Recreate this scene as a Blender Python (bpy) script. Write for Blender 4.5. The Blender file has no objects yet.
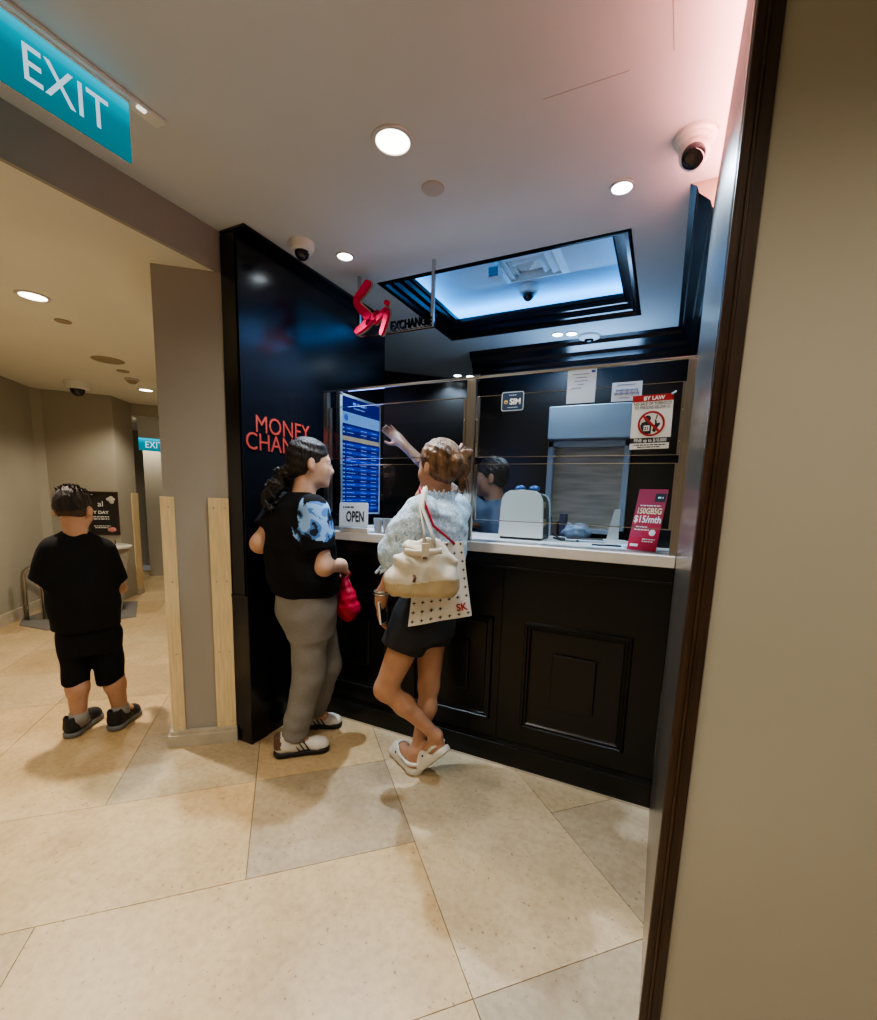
import bpy, bmesh, math, random
import numpy as np
from mathutils import Vector, Matrix
random.seed(7)
S = bpy.context.scene
COL = S.collection
PI = math.pi
ORG = {}          # object name -> world origin of its mesh coordinates

# ------------------------------------------------------------------ materials
def mat(name, col, rough=.5, metal=0., emis=0., ecol=None, noise=0., nscale=8., bump=0., bscale=40., stretch=None, coat=0., spec=.5, col2=None):
    m = bpy.data.materials.new(name); m.use_nodes = True
    nt = m.node_tree; b = nt.nodes['Principled BSDF']
    b.inputs['Base Color'].default_value = (*col, 1); b.inputs['Roughness'].default_value = rough
    b.inputs['Metallic'].default_value = metal; b.inputs['Specular IOR Level'].default_value = spec
    b.inputs['Coat Weight'].default_value = coat
    if emis:
        b.inputs['Emission Color'].default_value = (*(ecol or col), 1); b.inputs['Emission Strength'].default_value = emis
    if noise or bump:
        tc = nt.nodes.new('ShaderNodeTexCoord'); mp = nt.nodes.new('ShaderNodeMapping')
        nt.links.new(tc.outputs['Object'], mp.inputs['Vector'])
        if stretch: mp.inputs['Scale'].default_value = stretch
    if noise:
        n = nt.nodes.new('ShaderNodeTexNoise'); n.inputs['Scale'].default_value = nscale; n.inputs['Detail'].default_value = 5
        nt.links.new(mp.outputs['Vector'], n.inputs['Vector'])
        r = nt.nodes.new('ShaderNodeValToRGB')
        c2 = col2 or tuple(max(0, c*(1-noise)) for c in col)
        c1 = col if col2 else tuple(min(1, c*(1+noise*.5)) for c in col)
        r.color_ramp.elements[0].position = .35; r.color_ramp.elements[1].position = .65
        r.color_ramp.elements[0].color = (*c2, 1); r.color_ramp.elements[1].color = (*c1, 1)
        nt.links.new(n.outputs['Fac'], r.inputs['Fac']); nt.links.new(r.outputs['Color'], b.inputs['Base Color'])
    if bump:
        n2 = nt.nodes.new('ShaderNodeTexNoise'); n2.inputs['Scale'].default_value = bscale; n2.inputs['Detail'].default_value = 4
        nt.links.new(mp.outputs['Vector'], n2.inputs['Vector'])
        bp = nt.nodes.new('ShaderNodeBump'); bp.inputs['Strength'].default_value = bump; bp.inputs['Distance'].default_value = .01
        nt.links.new(n2.outputs['Fac'], bp.inputs['Height']); nt.links.new(bp.outputs['Normal'], b.inputs['Normal'])
    return m

def emat(name, col, strength):
    m = bpy.data.materials.new(name); m.use_nodes = True; nt = m.node_tree; nt.nodes.clear()
    e = nt.nodes.new('ShaderNodeEmission'); o = nt.nodes.new('ShaderNodeOutputMaterial')
    e.inputs[0].default_value = (*col, 1); e.inputs[1].default_value = strength
    nt.links.new(e.outputs[0], o.inputs[0]); return m

def glass_mat(name, tint=(.93, .96, .96), refl=1.0):
    m = bpy.data.materials.new(name); m.use_nodes = True; nt = m.node_tree; nt.nodes.clear()
    t = nt.nodes.new('ShaderNodeBsdfTransparent'); t.inputs[0].default_value = (*tint, 1)
    g = nt.nodes.new('ShaderNodeBsdfGlossy'); g.inputs['Roughness'].default_value = .02; g.inputs[0].default_value = (.9, .9, .9, 1)
    f = nt.nodes.new('ShaderNodeFresnel'); f.inputs['IOR'].default_value = 1.35
    mx = nt.nodes.new('ShaderNodeMixShader'); o = nt.nodes.new('ShaderNodeOutputMaterial')
    mu = nt.nodes.new('ShaderNodeMath'); mu.operation = 'MULTIPLY'; mu.inputs[1].default_value = refl
    nt.links.new(f.outputs[0], mu.inputs[0]); nt.links.new(mu.outputs[0], mx.inputs[0])
    nt.links.new(t.outputs[0], mx.inputs[1]); nt.links.new(g.outputs[0], mx.inputs[2]); nt.links.new(mx.outputs[0], o.inputs[0])
    return m

def floor_mat():
    m = bpy.data.materials.new('stone_tile'); m.use_nodes = True; nt = m.node_tree; b = nt.nodes['Principled BSDF']
    at = nt.nodes.new('ShaderNodeAttribute'); at.attribute_name = 'tile'
    tc = nt.nodes.new('ShaderNodeTexCoord')
    n = nt.nodes.new('ShaderNodeTexNoise'); n.inputs['Scale'].default_value = 3.2; n.inputs['Detail'].default_value = 9; n.inputs['Roughness'].default_value = .68
    n2 = nt.nodes.new('ShaderNodeTexNoise'); n2.inputs['Scale'].default_value = 38; n2.inputs['Detail'].default_value = 4
    nt.links.new(tc.outputs['Object'], n.inputs['Vector']); nt.links.new(tc.outputs['Object'], n2.inputs['Vector'])
    r = nt.nodes.new('ShaderNodeValToRGB'); r.color_ramp.elements[0].position = .3; r.color_ramp.elements[1].position = .7
    r.color_ramp.elements[0].color = (.8, .75, .68, 1); r.color_ramp.elements[1].color = (1.12, 1.1, 1.08, 1)
    r2 = nt.nodes.new('ShaderNodeValToRGB'); r2.color_ramp.elements[0].position = .3; r2.color_ramp.elements[1].position = .6
    r2.color_ramp.elements[0].color = (.86, .84, .82, 1); r2.color_ramp.elements[1].color = (1, 1, 1, 1)
    mx = nt.nodes.new('ShaderNodeMix'); mx.data_type = 'RGBA'; mx.blend_type = 'MULTIPLY'; mx.inputs[0].default_value = 1
    mx2 = nt.nodes.new('ShaderNodeMix'); mx2.data_type = 'RGBA'; mx2.blend_type = 'MULTIPLY'; mx2.inputs[0].default_value = 1
    nt.links.new(n.outputs['Fac'], r.inputs['Fac']); nt.links.new(n2.outputs['Fac'], r2.inputs['Fac'])
    nt.links.new(at.outputs['Color'], mx.inputs[6]); nt.links.new(r.outputs['Color'], mx.inputs[7])
    nt.links.new(mx.outputs[2], mx2.inputs[6]); nt.links.new(r2.outputs['Color'], mx2.inputs[7])
    nt.links.new(mx2.outputs[2], b.inputs['Base Color'])
    mr = nt.nodes.new('ShaderNodeMapRange'); mr.inputs['To Min'].default_value = .3; mr.inputs['To Max'].default_value = .5
    nt.links.new(n.outputs['Fac'], mr.inputs['Value']); nt.links.new(mr.outputs['Result'], b.inputs['Roughness'])
    n3 = nt.nodes.new('ShaderNodeTexNoise'); n3.inputs['Scale'].default_value = 75; n3.inputs['Detail'].default_value = 2; nt.links.new(tc.outputs['Object'], n3.inputs['Vector'])
    r3 = nt.nodes.new('ShaderNodeValToRGB'); r3.color_ramp.elements[0].position = .26; r3.color_ramp.elements[1].position = .33
    r3.color_ramp.elements[0].color = (.55, .50, .45, 1); r3.color_ramp.elements[1].color = (1, 1, 1, 1); nt.links.new(n3.outputs['Fac'], r3.inputs['Fac'])
    mx3 = nt.nodes.new('ShaderNodeMix'); mx3.data_type = 'RGBA'; mx3.blend_type = 'MULTIPLY'; mx3.inputs[0].default_value = 1
    nt.links.new(mx2.outputs[2], mx3.inputs[6]); nt.links.new(r3.outputs['Color'], mx3.inputs[7]); nt.links.new(mx3.outputs[2], b.inputs['Base Color'])
    bp = nt.nodes.new('ShaderNodeBump'); bp.inputs['Strength'].default_value = .08; bp.inputs['Distance'].default_value = .01
    nt.links.new(n2.outputs['Fac'], bp.inputs['Height']); nt.links.new(bp.outputs['Normal'], b.inputs['Normal'])
    return m

def print_mat(name, base, spots, scale, thr=.5, third=None):
    """cloth with an irregular two or three colour print"""
    m = bpy.data.materials.new(name); m.use_nodes = True; nt = m.node_tree; b = nt.nodes['Principled BSDF']
    b.inputs['Roughness'].default_value = .85
    tc = nt.nodes.new('ShaderNodeTexCoord')
    n = nt.nodes.new('ShaderNodeTexNoise'); n.inputs['Scale'].default_value = scale; n.inputs['Detail'].default_value = 1.5
    n.inputs['Distortion'].default_value = 1.2
    nt.links.new(tc.outputs['Object'], n.inputs['Vector'])
    r = nt.nodes.new('ShaderNodeValToRGB'); r.color_ramp.interpolation = 'CONSTANT'
    r.color_ramp.elements[0].color = (*base, 1); r.color_ramp.elements[1].position = thr; r.color_ramp.elements[1].color = (*spots, 1)
    if third:
        e = r.color_ramp.elements.new(thr+.1); e.color = (*third, 1)
    nt.links.new(n.outputs['Fac'], r.inputs['Fac']); nt.links.new(r.outputs['Color'], b.inputs['Base Color'])
    return m

M = {}
M['ceiling'] = mat('ceiling_paint', (.64, .66, .67), .85, noise=.04, nscale=1.5)
M['ceiling_warm'] = mat('corridor_ceiling_paint', (.74, .72, .63), .85, noise=.03, nscale=1.5)
M['seam'] = mat('ceiling_seam', (.40, .385, .375), .9)
M['wall_grey'] = mat('grey_wall_paint', (.345, .322, .282), .8, noise=.05, nscale=2)
M['wall_beige'] = mat('beige_wall_paint', (.45, .425, .36), .75, noise=.06, nscale=1.6)
M['wall_corr'] = mat('corridor_wall_paint', (.38, .35, .285), .8, noise=.06, nscale=1.3)
M['black'] = mat('black_lacquer', (.005, .006, .010), .2, spec=.55, bump=.02, bscale=2.5)
M['black_matt'] = mat('black_satin', (.006, .006, .006), .34, spec=.4, bump=.03, bscale=6)
M['black_wall'] = mat('booth_wall_black', (.014, .012, .012), .3)
M['plastic_black'] = mat('black_plastic', (.012, .012, .013), .35)
M['steel'] = mat('brushed_steel', (.46, .42, .37), .28, 1., noise=.18, nscale=6, stretch=(60, 60, 1))
M['chrome'] = mat('polished_steel', (.62, .62, .62), .16, 1.)
M['alu'] = mat('white_aluminium', (.50, .58, .66), .4, .2)
M['wood_dark'] = mat('dark_walnut', (.050, .024, .012), .38, noise=.5, nscale=7, stretch=(30, 30, 1.4))
M['wood_black'] = mat('blackened_walnut', (.040, .019, .010), .45, noise=.4, nscale=7, stretch=(30, 30, 1.4))
M['wood_pale'] = mat('pale_pine', (.70, .56, .34), .5, noise=.12, nscale=5, stretch=(20, 20, 1.5))
M['skirt'] = mat('beige_skirting', (.50, .45, .36), .5, noise=.15, nscale=9)
M['floor'] = floor_mat()
M['grout'] = mat('dark_grout', (.05, .043, .035), .9)
M['glass'] = glass_mat('clear_glass')
M['pane_dim'] = glass_mat('tinted_glass', (.9, .9, .9))
M['white'] = mat('white_plastic', (.75, .75, .72), .4)
M['offwhite'] = mat('offwhite_plastic', (.70, .68, .62), .42, noise=.03)
M['countertop'] = mat('white_stone_top', (.74, .70, .66), .22, noise=.05, nscale=14)
M['paper'] = mat('blue_lit_paper', (.58, .68, .82), .8)  # blue light from inside the booth is put into the paper colour
M['sign_white'] = mat('white_card', (.80, .79, .75), .6)
M['ink'] = mat('dark_ink', (.02, .02, .025), .6)
M['ink_blue'] = mat('blue_ink', (.03, .08, .35), .6)
M['red'] = mat('sign_red', (.38, .014, .014), .5)
M['red_letter'] = mat('red_wall_letters', (.33, .040, .028), .5)
M['crimson'] = mat('crimson_card', (.50, .015, .05), .45)
M['pink_card'] = mat('pink_card_patch', (.42, .028, .075), .45)
M['cream_ink'] = mat('cream_ink', (.85, .72, .42), .5)
M['white_ink'] = mat('white_ink', (.85, .85, .82), .5)
M['red_script'] = mat('red_script_acrylic', (.42, .008, .045), .6, spec=.12, emis=.06, ecol=(.8, .02, .06))
M['gold_edge'] = mat('gold_letter_edge', (.45, .35, .22), .5, .5)
M['letter_dark'] = mat('dark_metal_letters', (.006, .007, .010), .8, spec=.1)
M['navy'] = mat('navy_sticker', (.015, .04, .09), .4)
M['gold'] = mat('gold_dot', (.75, .5, .12), .4)
M['screen_frame'] = mat('silver_bezel', (.45, .55, .62), .3, .4)
M['scr_deep'] = emat('screen_deep_blue', (.0, .006, .20), 1.0)
M['scr_blue'] = emat('screen_row_blue', (.004, .038, .50), 1.0)
M['scr_pale'] = emat('screen_pale_blue', (.16, .36, .80), 1.0)
M['scr_grey'] = emat('screen_beige_row', (.42, .40, .33), .8)
M['scr_text'] = emat('screen_text', (.16, .30, .75), 1.0)
M['exit_green'] = None
M['lamp_warm'] = emat('lamp_warm', (1, .93, .80), 9)
M['lamp_cool'] = emat('lamp_cool', (.85, .94, 1), 16)
M['lamp_rim'] = mat('lamp_rim', (.62, .60, .57), .5)
M['lamp_cone'] = mat('lamp_reflector', (.8, .78, .72), .25, .4)
M['smoke'] = mat('smoked_dome', (.01, .01, .012), .08, coat=.5)
M['disc'] = mat('disc_paint', (.50, .46, .42), .7)
M['disc_brown'] = mat('disc_grille', (.36, .29, .20), .7, bump=.3, bscale=200)
M['marble'] = mat('white_marble', (.66, .63, .58), .2, noise=.25, nscale=9)
M['mat_grey'] = mat('grey_mat', (.17, .16, .15), .85)
M['cable'] = mat('cable_black', (.015, .015, .015), .5)

# ------------------------------------------------------------------ mesh builder
class MB:
    def __init__(s, m=None): s.v = []; s.f = []; s.mi = []; s.m = m or Matrix(); s.cur = 0
    def add(s, vs, fs):
        o = len(s.v); s.v += [s.m @ Vector(v) for v in vs]; s.f += [tuple(i+o for i in f) for f in fs]; s.mi += [s.cur]*len(fs); return s
    def quad(s, a, b, c, d): return s.add([a, b, c, d], [(0, 1, 2, 3)])
    def box(s, lo, hi, bev=0.):
        x0, y0, z0 = lo; x1, y1, z1 = hi
        if not bev:
            return s.add([(x0,y0,z0),(x1,y0,z0),(x1,y1,z0),(x0,y1,z0),(x0,y0,z1),(x1,y0,z1),(x1,y1,z1),(x0,y1,z1)],
                         [(3,2,1,0),(4,5,6,7),(0,1,5,4),(1,2,6,5),(2,3,7,6),(3,0,4,7)])
        b = min(bev, (x1-x0)/2.01, (y1-y0)/2.01, (z1-z0)/2.01)
        bm = bmesh.new(); bmesh.ops.create_cube(bm, size=1)
        for v in bm.verts: v.co = Vector((x0+(v.co.x+.5)*(x1-x0), y0+(v.co.y+.5)*(y1-y0), z0+(v.co.z+.5)*(z1-z0)))
        bmesh.ops.bevel(bm, geom=bm.edges[:], offset=b, segments=2, affect='EDGES', profile=.5)
        return s.bm(bm)
    def bm(s, bm):
        bm.verts.index_update(); vs = [v.co.copy() for v in bm.verts]; fs = [tuple(v.index for v in f.verts) for f in bm.faces]; bm.free(); return s.add(vs, fs)
    def prism(s, pts, z0, z1):
        n = len(pts); return s.add([(x, y, z0) for x, y in pts]+[(x, y, z1) for x, y in pts],
            [tuple(range(n-1, -1, -1)), tuple(range(n, 2*n))]+[(i, (i+1) % n, n+(i+1) % n, n+i) for i in range(n)])
    def lathe(s, prof, n=28, c=(0, 0, 0), closed=True):
        vs = []; fs = []; k = len(prof)
        for i in range(n):
            a = 2*PI*i/n
            vs += [(c[0]+r*math.cos(a), c[1]+r*math.sin(a), c[2]+z) for r, z in prof]
        for i in range(n):
            j = (i+1) % n
            for q in range(k-1): fs.append((i*k+q, j*k+q, j*k+q+1, i*k+q+1))
        if closed:
            fs.append(tuple(i*k for i in range(n-1, -1, -1))); fs.append(tuple(i*k+k-1 for i in range(n)))
        return s.add(vs, fs)
    def tube(s, pts, r, n=10, flat=None, cap=True):
        pts = [Vector(p) for p in pts]; vs = []; fs = []; N = len(pts)
        rs = r if isinstance(r, (list, tuple)) else [r]*N
        up = None
        for i, p in enumerate(pts):
            t = (pts[min(i+1, N-1)]-pts[max(i-1, 0)]).normalized()
            if up is None: up = Vector((0, 0, 1)) if abs(t.z) < .9 else Vector((1, 0, 0))
            a = t.cross(up).normalized(); b = a.cross(t).normalized(); up = b
            if flat: a2, b2 = flat
            else: a2 = b2 = 1
            for k in range(n):
                an = 2*PI*k/n; vs.append(p+a*(math.cos(an)*rs[i]*a2)+b*(math.sin(an)*rs[i]*b2))
        for i in range(N-1):
            for k in range(n):
                k2 = (k+1) % n; fs.append((i*n+k, i*n+k2, (i+1)*n+k2, (i+1)*n+k))
        if cap: fs.append(tuple(range(n-1, -1, -1))); fs.append(tuple((N-1)*n+k for k in range(n)))
        return s.add(vs, fs)
    def sphere(s, c, r, nu=20, nv=12, v0=-PI/2, v1=PI/2):
        rx, ry, rz = (r, r, r) if not isinstance(r, (tuple, list)) else r
        prof = []; vs = []; fs = []
        for j in range(nv+1):
            e = v0+(v1-v0)*j/nv
            for i in range(nu):
                a = 2*PI*i/nu; vs.append((c[0]+rx*math.cos(e)*math.cos(a), c[1]+ry*math.cos(e)*math.sin(a), c[2]+rz*math.sin(e)))
        for j in range(nv):
            for i in range(nu):
                i2 = (i+1) % nu; fs.append((j*nu+i, j*nu+i2, (j+1)*nu+i2, (j+1)*nu+i))
        return s.add(vs, fs)
    def build(s, name, mats, parent=None, smooth=False, auto=None):
        return mesh_obj(name, [tuple(v) for v in s.v], s.f, mats, parent, s.mi, smooth, auto)

def mesh_obj(name, vs, fs, mats, parent=None, mi=None, smooth=False, auto=None):
    V = np.array(vs, dtype=np.float64)
    if parent is not None: o0 = ORG[parent.name]
    else: o0 = np.array([(V[:, 0].min()+V[:, 0].max())/2, (V[:, 1].min()+V[:, 1].max())/2, V[:, 2].min()])
    me = bpy.data.meshes.new(name); me.from_pydata([tuple(v) for v in V-o0], [], fs)
    if not isinstance(mats, (list, tuple)): mats = [mats]
    for m in mats: me.materials.append(m)
    if mi is not None and len(mats) > 1: me.polygons.foreach_set('material_index', np.array(mi, dtype=np.int32))
    if smooth or auto:
        me.polygons.foreach_set('use_smooth', np.ones(len(me.polygons), dtype=bool))
    if auto: me.set_sharp_from_angle(angle=math.radians(auto))
    me.update()
    ob = bpy.data.objects.new(name, me); COL.objects.link(ob)
    if parent is not None: ob.parent = parent
    else: ob.location = o0
    ORG[ob.name] = o0
    return ob

def thing(name, label, cat, loc, group=None):
    o = bpy.data.objects.new(name, None); COL.objects.link(o); o.location = loc; o.empty_display_size = .1
    ORG[o.name] = np.array(loc, dtype=float)
    return tag(o, label, cat, group)
def tag(o, label, cat, group=None):
    o['label'] = label; o['category'] = cat
    if group: o['group'] = group
    return o
def struct(o):
    o['kind'] = 'structure'; return o
def children(o): return [c for c in bpy.data.objects if c.parent == o]
def dup(root, loc, label, group=None, rotz=None):
    r = root.copy(); COL.objects.link(r); r.location = loc; r['label'] = label
    if group: r['group'] = group
    if rotz is not None: r.rotation_euler = (0, 0, rotz)
    for ch in children(root):
        c = ch.copy(); COL.objects.link(c); c.parent = r
        for g in children(ch):
            d = g.copy(); COL.objects.link(d); d.parent = c
    return r

def frame(o, r, u):
    """matrix whose x runs along r, y along u and z towards r x u, with its origin at o"""
    r = Vector(r).normalized(); u = Vector(u).normalized(); n = r.cross(u).normalized(); u = n.cross(r)
    m = Matrix((r, u, n)).transposed().to_4x4(); m.translation = Vector(o); return m

def text(name, body, Mx, size, m, parent, align='CENTER', ext=.0006, sx=1., space=1., z=0.0, bold=0.):
    c = bpy.data.curves.new('t', 'FONT'); c.body = body; c.size = size; c.align_x = align; c.extrude = ext; c.space_character = space; c.offset = bold
    c.resolution_u = 3
    t = bpy.data.objects.new('t', c); COL.objects.link(t)
    bpy.context.view_layer.update()
    me = bpy.data.meshes.new_from_object(t.evaluated_get(bpy.context.evaluated_depsgraph_get()))
    vs = [Mx @ Vector((v.co.x*sx, v.co.y, v.co.z+z)) for v in me.vertices]; fs = [tuple(p.vertices) for p in me.polygons]
    bpy.data.objects.remove(t); bpy.data.curves.remove(c); bpy.data.meshes.remove(me)
    return mesh_obj(name, vs, fs, m, parent)

# ------------------------------------------------------------------ implicit surfaces for bodies, clothes and soft goods
class SDF:
    def __init__(s, lo, hi, h):
        s.lo = np.array(lo, float); s.h = h; s.n = np.ceil((np.array(hi)-s.lo)/h).astype(int)+1
        s.ax = [(s.lo[i]+h*np.arange(s.n[i])).astype(np.float32) for i in range(3)]
        s.f = np.full(s.n, 1., np.float32)
    def sl(s, lo, hi):
        a = np.clip(np.floor((np.array(lo)-s.lo)/s.h).astype(int), 0, s.n); b = np.clip(np.ceil((np.array(hi)-s.lo)/s.h).astype(int)+1, 0, s.n)
        return tuple(slice(a[i], b[i]) for i in range(3))
    def grid(s, q): return s.ax[0][q[0]][:, None, None], s.ax[1][q[1]][None, :, None], s.ax[2][q[2]][None, None, :]
    def put(s, fn, lo, hi, k, sub=False):
        pad = k+.03; q = s.sl(np.array(lo)-pad, np.array(hi)+pad)
        if any(x.stop <= x.start for x in q): return
        d = fn(*s.grid(q)); a = s.f[q]
        if sub:
            d = -d; h = np.maximum(k-np.abs(a-d), 0)/max(k, 1e-6); s.f[q] = np.maximum(a, d)+h*h*k*.25
        else:
            h = np.maximum(k-np.abs(a-d), 0)/max(k, 1e-6); s.f[q] = np.minimum(a, d)-h*h*k*.25
    def cone(s, a, b, ra, rb, k=.02, sub=False):
        a = np.array(a, float); b = np.array(b, float); ab = b-a; L = ab@ab+1e-9; R = max(ra, rb)
        def fn(X, Y, Z):
            t = np.clip(((X-a[0])*ab[0]+(Y-a[1])*ab[1]+(Z-a[2])*ab[2])/L, 0, 1)
            return np.sqrt((X-a[0]-t*ab[0])**2+(Y-a[1]-t*ab[1])**2+(Z-a[2]-t*ab[2])**2)-(ra+(rb-ra)*t)
        s.put(fn, np.minimum(a, b)-R, np.maximum(a, b)+R, k, sub)
    def chain(s, pts, rs, k=.02):
        for i in range(len(pts)-1): s.cone(pts[i], pts[i+1], rs[i], rs[i+1], k)
    def ell(s, c, r, k=.02, rot=None, sub=False):
        c = np.array(c, float); r = np.array(r, float); Rm = np.eye(3) if rot is None else np.array(rot); R = r.max()
        def fn(X, Y, Z):
            x = X-c[0]; y = Y-c[1]; z = Z-c[2]
            l = [(x*Rm[0, i]+y*Rm[1, i]+z*Rm[2, i]) for i in range(3)]
            k0 = np.sqrt((l[0]/r[0])**2+(l[1]/r[1])**2+(l[2]/r[2])**2); k1 = np.sqrt((l[0]/r[0]**2)**2+(l[1]/r[1]**2)**2+(l[2]/r[2]**2)**2)+1e-9
            return k0*(k0-1)/k1
        s.put(fn, c-R, c+R, k, sub)
    def loft(s, secs, yaw, k=.03):
        """secs (x, y, z, half width, half depth) from low to high, the depth axis at angle yaw"""
        A = np.array(secs, float); z0, z1 = A[0, 2], A[-1, 2]; fx, fy = math.cos(yaw), math.sin(yaw); R = A[:, 3:5].max()
        def fn(X, Y, Z):
            z = np.clip(Z, z0, z1); g = [np.interp(z, A[:, 2], A[:, i]) for i in (0, 1, 3, 4)]
            x = X-g[0]; y = Y-g[1]; dd = x*fx+y*fy; ww = x*fy-y*fx
            q = np.sqrt((ww/g[2])**2+(dd/g[3])**2)
            d = (q-1)*np.minimum(g[2], g[3])
            return np.maximum(d, np.maximum(z0-Z, Z-z1))
        s.put(fn, (A[:, 0].min()-R, A[:, 1].min()-R, z0), (A[:, 0].max()+R, A[:, 1].max()+R, z1), k)
    def plane(s, p, n):
        """keep the side the normal points away from"""
        p = np.array(p, float); n = np.array(n, float); n /= np.linalg.norm(n)
        X, Y, Z = s.grid((slice(None),)*3); s.f = np.maximum(s.f, (X-p[0])*n[0]+(Y-p[1])*n[1]+(Z-p[2])*n[2]).astype(np.float32)
    def warp(s, fn): s.f = (s.f+fn(*s.grid((slice(None),)*3))).astype(np.float32)
    def mesh(s):
        f = s.f; f[0] = f[-1] = 1; f[:, 0] = f[:, -1] = 1; f[:, :, 0] = f[:, :, -1] = 1
        n = f < 0; c = [(i, j, k) for i in (0, 1) for j in (0, 1) for k in (0, 1)]
        sh = tuple(x-1 for x in f.shape); cnt = np.zeros(sh, np.int8)
        def cs(a): return f[a[0]:a[0]+sh[0], a[1]:a[1]+sh[1], a[2]:a[2]+sh[2]]
        for a in c: cnt += (cs(a) < 0)
        act = (cnt > 0) & (cnt < 8); I = np.argwhere(act); idx = np.full(sh, -1, np.int64); idx[act] = np.arange(len(I))
        P = np.zeros((len(I), 3)); W = np.zeros(len(I))
        for a in c:
            for ax in range(3):
                if a[ax]: continue
                b = list(a); b[ax] = 1
                fa = f[I[:, 0]+a[0], I[:, 1]+a[1], I[:, 2]+a[2]]; fb = f[I[:, 0]+b[0], I[:, 1]+b[1], I[:, 2]+b[2]]
                m = (fa < 0) != (fb < 0); t = np.where(m, fa/np.where(m, fa-fb, 1), 0)
                q = np.array(a, float)[None].repeat(len(I), 0); q[:, ax] += t
                P[m] += q[m]; W[m] += 1
        V = s.lo+(I+P/W[:, None])*s.h
        Q = []
        for ax in range(3):
            o = [0, 0, 0]; o[ax] = 1
            A = f[:f.shape[0]-o[0], :f.shape[1]-o[1], :f.shape[2]-o[2]] < 0; B = f[o[0]:, o[1]:, o[2]:] < 0
            u, v = (ax+1) % 3, (ax+2) % 3
            E = np.argwhere(A != B); E = E[(E[:, u] > 0) & (E[:, v] > 0)]; ins = A[E[:, 0], E[:, 1], E[:, 2]]
            def cell(du, dv):
                z = E.copy(); z[:, u] -= du; z[:, v] -= dv; return idx[z[:, 0], z[:, 1], z[:, 2]]
            q = np.stack([cell(1, 1), cell(0, 1), cell(0, 0), cell(1, 0)], 1); q[~ins] = q[~ins][:, ::-1]; Q.append(q)
        return V, np.concatenate(Q)
    def build(s, name, mats, parent=None, pick=None, relax=2):
        V, Q = s.mesh()
        # a little smoothing takes the grid steps out
        for _ in range(relax):
            acc = np.zeros_like(V); w = np.zeros(len(V))
            for i in range(4):
                np.add.at(acc, Q[:, i], V[Q[:, (i+1) % 4]]); np.add.at(acc, Q[:, i], V[Q[:, (i-1) % 4]]); np.add.at(w, Q[:, i], 2)
            V = V*.5+.5*acc/np.maximum(w, 1)[:, None]
        if parent is not None: o0 = ORG[parent.name]
        else: o0 = np.array([(V[:, 0].min()+V[:, 0].max())/2, (V[:, 1].min()+V[:, 1].max())/2, V[:, 2].min()])
        me = bpy.data.meshes.new(name); me.vertices.add(len(V)); me.vertices.foreach_set('co', (V-o0).astype(np.float32).ravel())
        me.loops.add(len(Q)*4); me.loops.foreach_set('vertex_index', Q.astype(np.int32).ravel())
        me.polygons.add(len(Q)); me.polygons.foreach_set('loop_start', np.arange(0, len(Q)*4, 4, dtype=np.int32))
        if not isinstance(mats, (list, tuple)): mats = [mats]
        for m in mats: me.materials.append(m)
        if pick is not None: me.polygons.foreach_set('material_index', pick(V[Q].mean(1)).astype(np.int32))
        me.polygons.foreach_set('use_smooth', np.ones(len(Q), dtype=bool)); me.update(calc_edges=True); me.validate()
        ob = bpy.data.objects.new(name, me); COL.objects.link(ob)
        if parent is not None: ob.parent = parent
        else: ob.location = o0
        ORG[ob.name] = o0; return ob

# ================================================================== camera
def cam_axes(yaw, pit, rol):
    f = Vector((math.sin(yaw)*math.cos(pit), math.cos(yaw)*math.cos(pit), -math.sin(pit)))
    r = Vector((math.cos(yaw), -math.sin(yaw), 0)); u = r.cross(f)
    return r*math.cos(rol)+u*math.sin(rol), u*math.cos(rol)-r*math.sin(rol), f
cr, cu, cf = cam_axes(math.radians(-26.14027), math.radians(8.19216), math.radians(1.75653))
cd = bpy.data.cameras.new('camera'); cam = bpy.data.objects.new('camera', cd); COL.objects.link(cam)
mw = Matrix((cr, cu, -cf)).transposed().to_4x4(); mw.translation = (0, 0, 1.35); cam.matrix_world = mw
cd.sensor_fit = 'HORIZONTAL'; cd.sensor_width = 36; cd.lens = 449.067/877*36; cd.shift_y = (561.379-510)/877
cd.clip_start = .02; S.camera = cam

# ================================================================== the setting
H, HL = 2.55, 2.372
XS = -1.98                       # ceiling step
# ---- floor: large stone tiles laid at 45 degrees (s = x+y, t = y-x)
rng = random.Random(3)
def st(s, t, z=0.): return ((s-t)/2, (s+t)/2, z)
warm = [(.59, .50, .365), (.62, .53, .385), (.56, .475, .35), (.60, .52, .39)]; grey = (.47, .41, .33)
tiles = [(.65, 1.52, 1.333, 2.98, (.62, .55, .44)), (-1.067, .65, 1.333, 2.165, (.61, .49, .33)), (-1.94, -.22, 2.165, 2.975, (.60, .48, .315)),
         (-.22, .65, 2.165, 2.975, (.455, .405, .33)), (-.22, .65, 2.975, 3.8, (.60, .49, .34)), (-1.067, -.22, 2.975, 3.8, (.50, .44, .34)),
         (-1.94, -1.067, 2.975, 4.6, (.63, .51, .34)), (1.52, 2.385, 1.333, 2.15, (.49, .445, .37)), (1.52, 2.385, 2.15, 2.98, (.56, .49, .38)),
         (.65, 2.385, .5, 1.333, (.46, .42, .36)), (-1.067, .65, .5, 1.333, (.60, .50, .35)), (-2.8, -1.067, 1.333, 2.165, (.54, .44, .30)),
         (-2.8, -1.94, 2.165, 2.975, (.52, .43, .30)), (-2.8, -1.94, 2.975, 3.8, (.54, .44, .30)), (-2.8, -1.94, 3.8, 4.6, (.62, .50, .34)),
         (-1.067, .65, 3.8, 4.6, (.58, .47, .32)), (.65, 1.52, 2.98, 3.8, (.55, .47, .36))]
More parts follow.
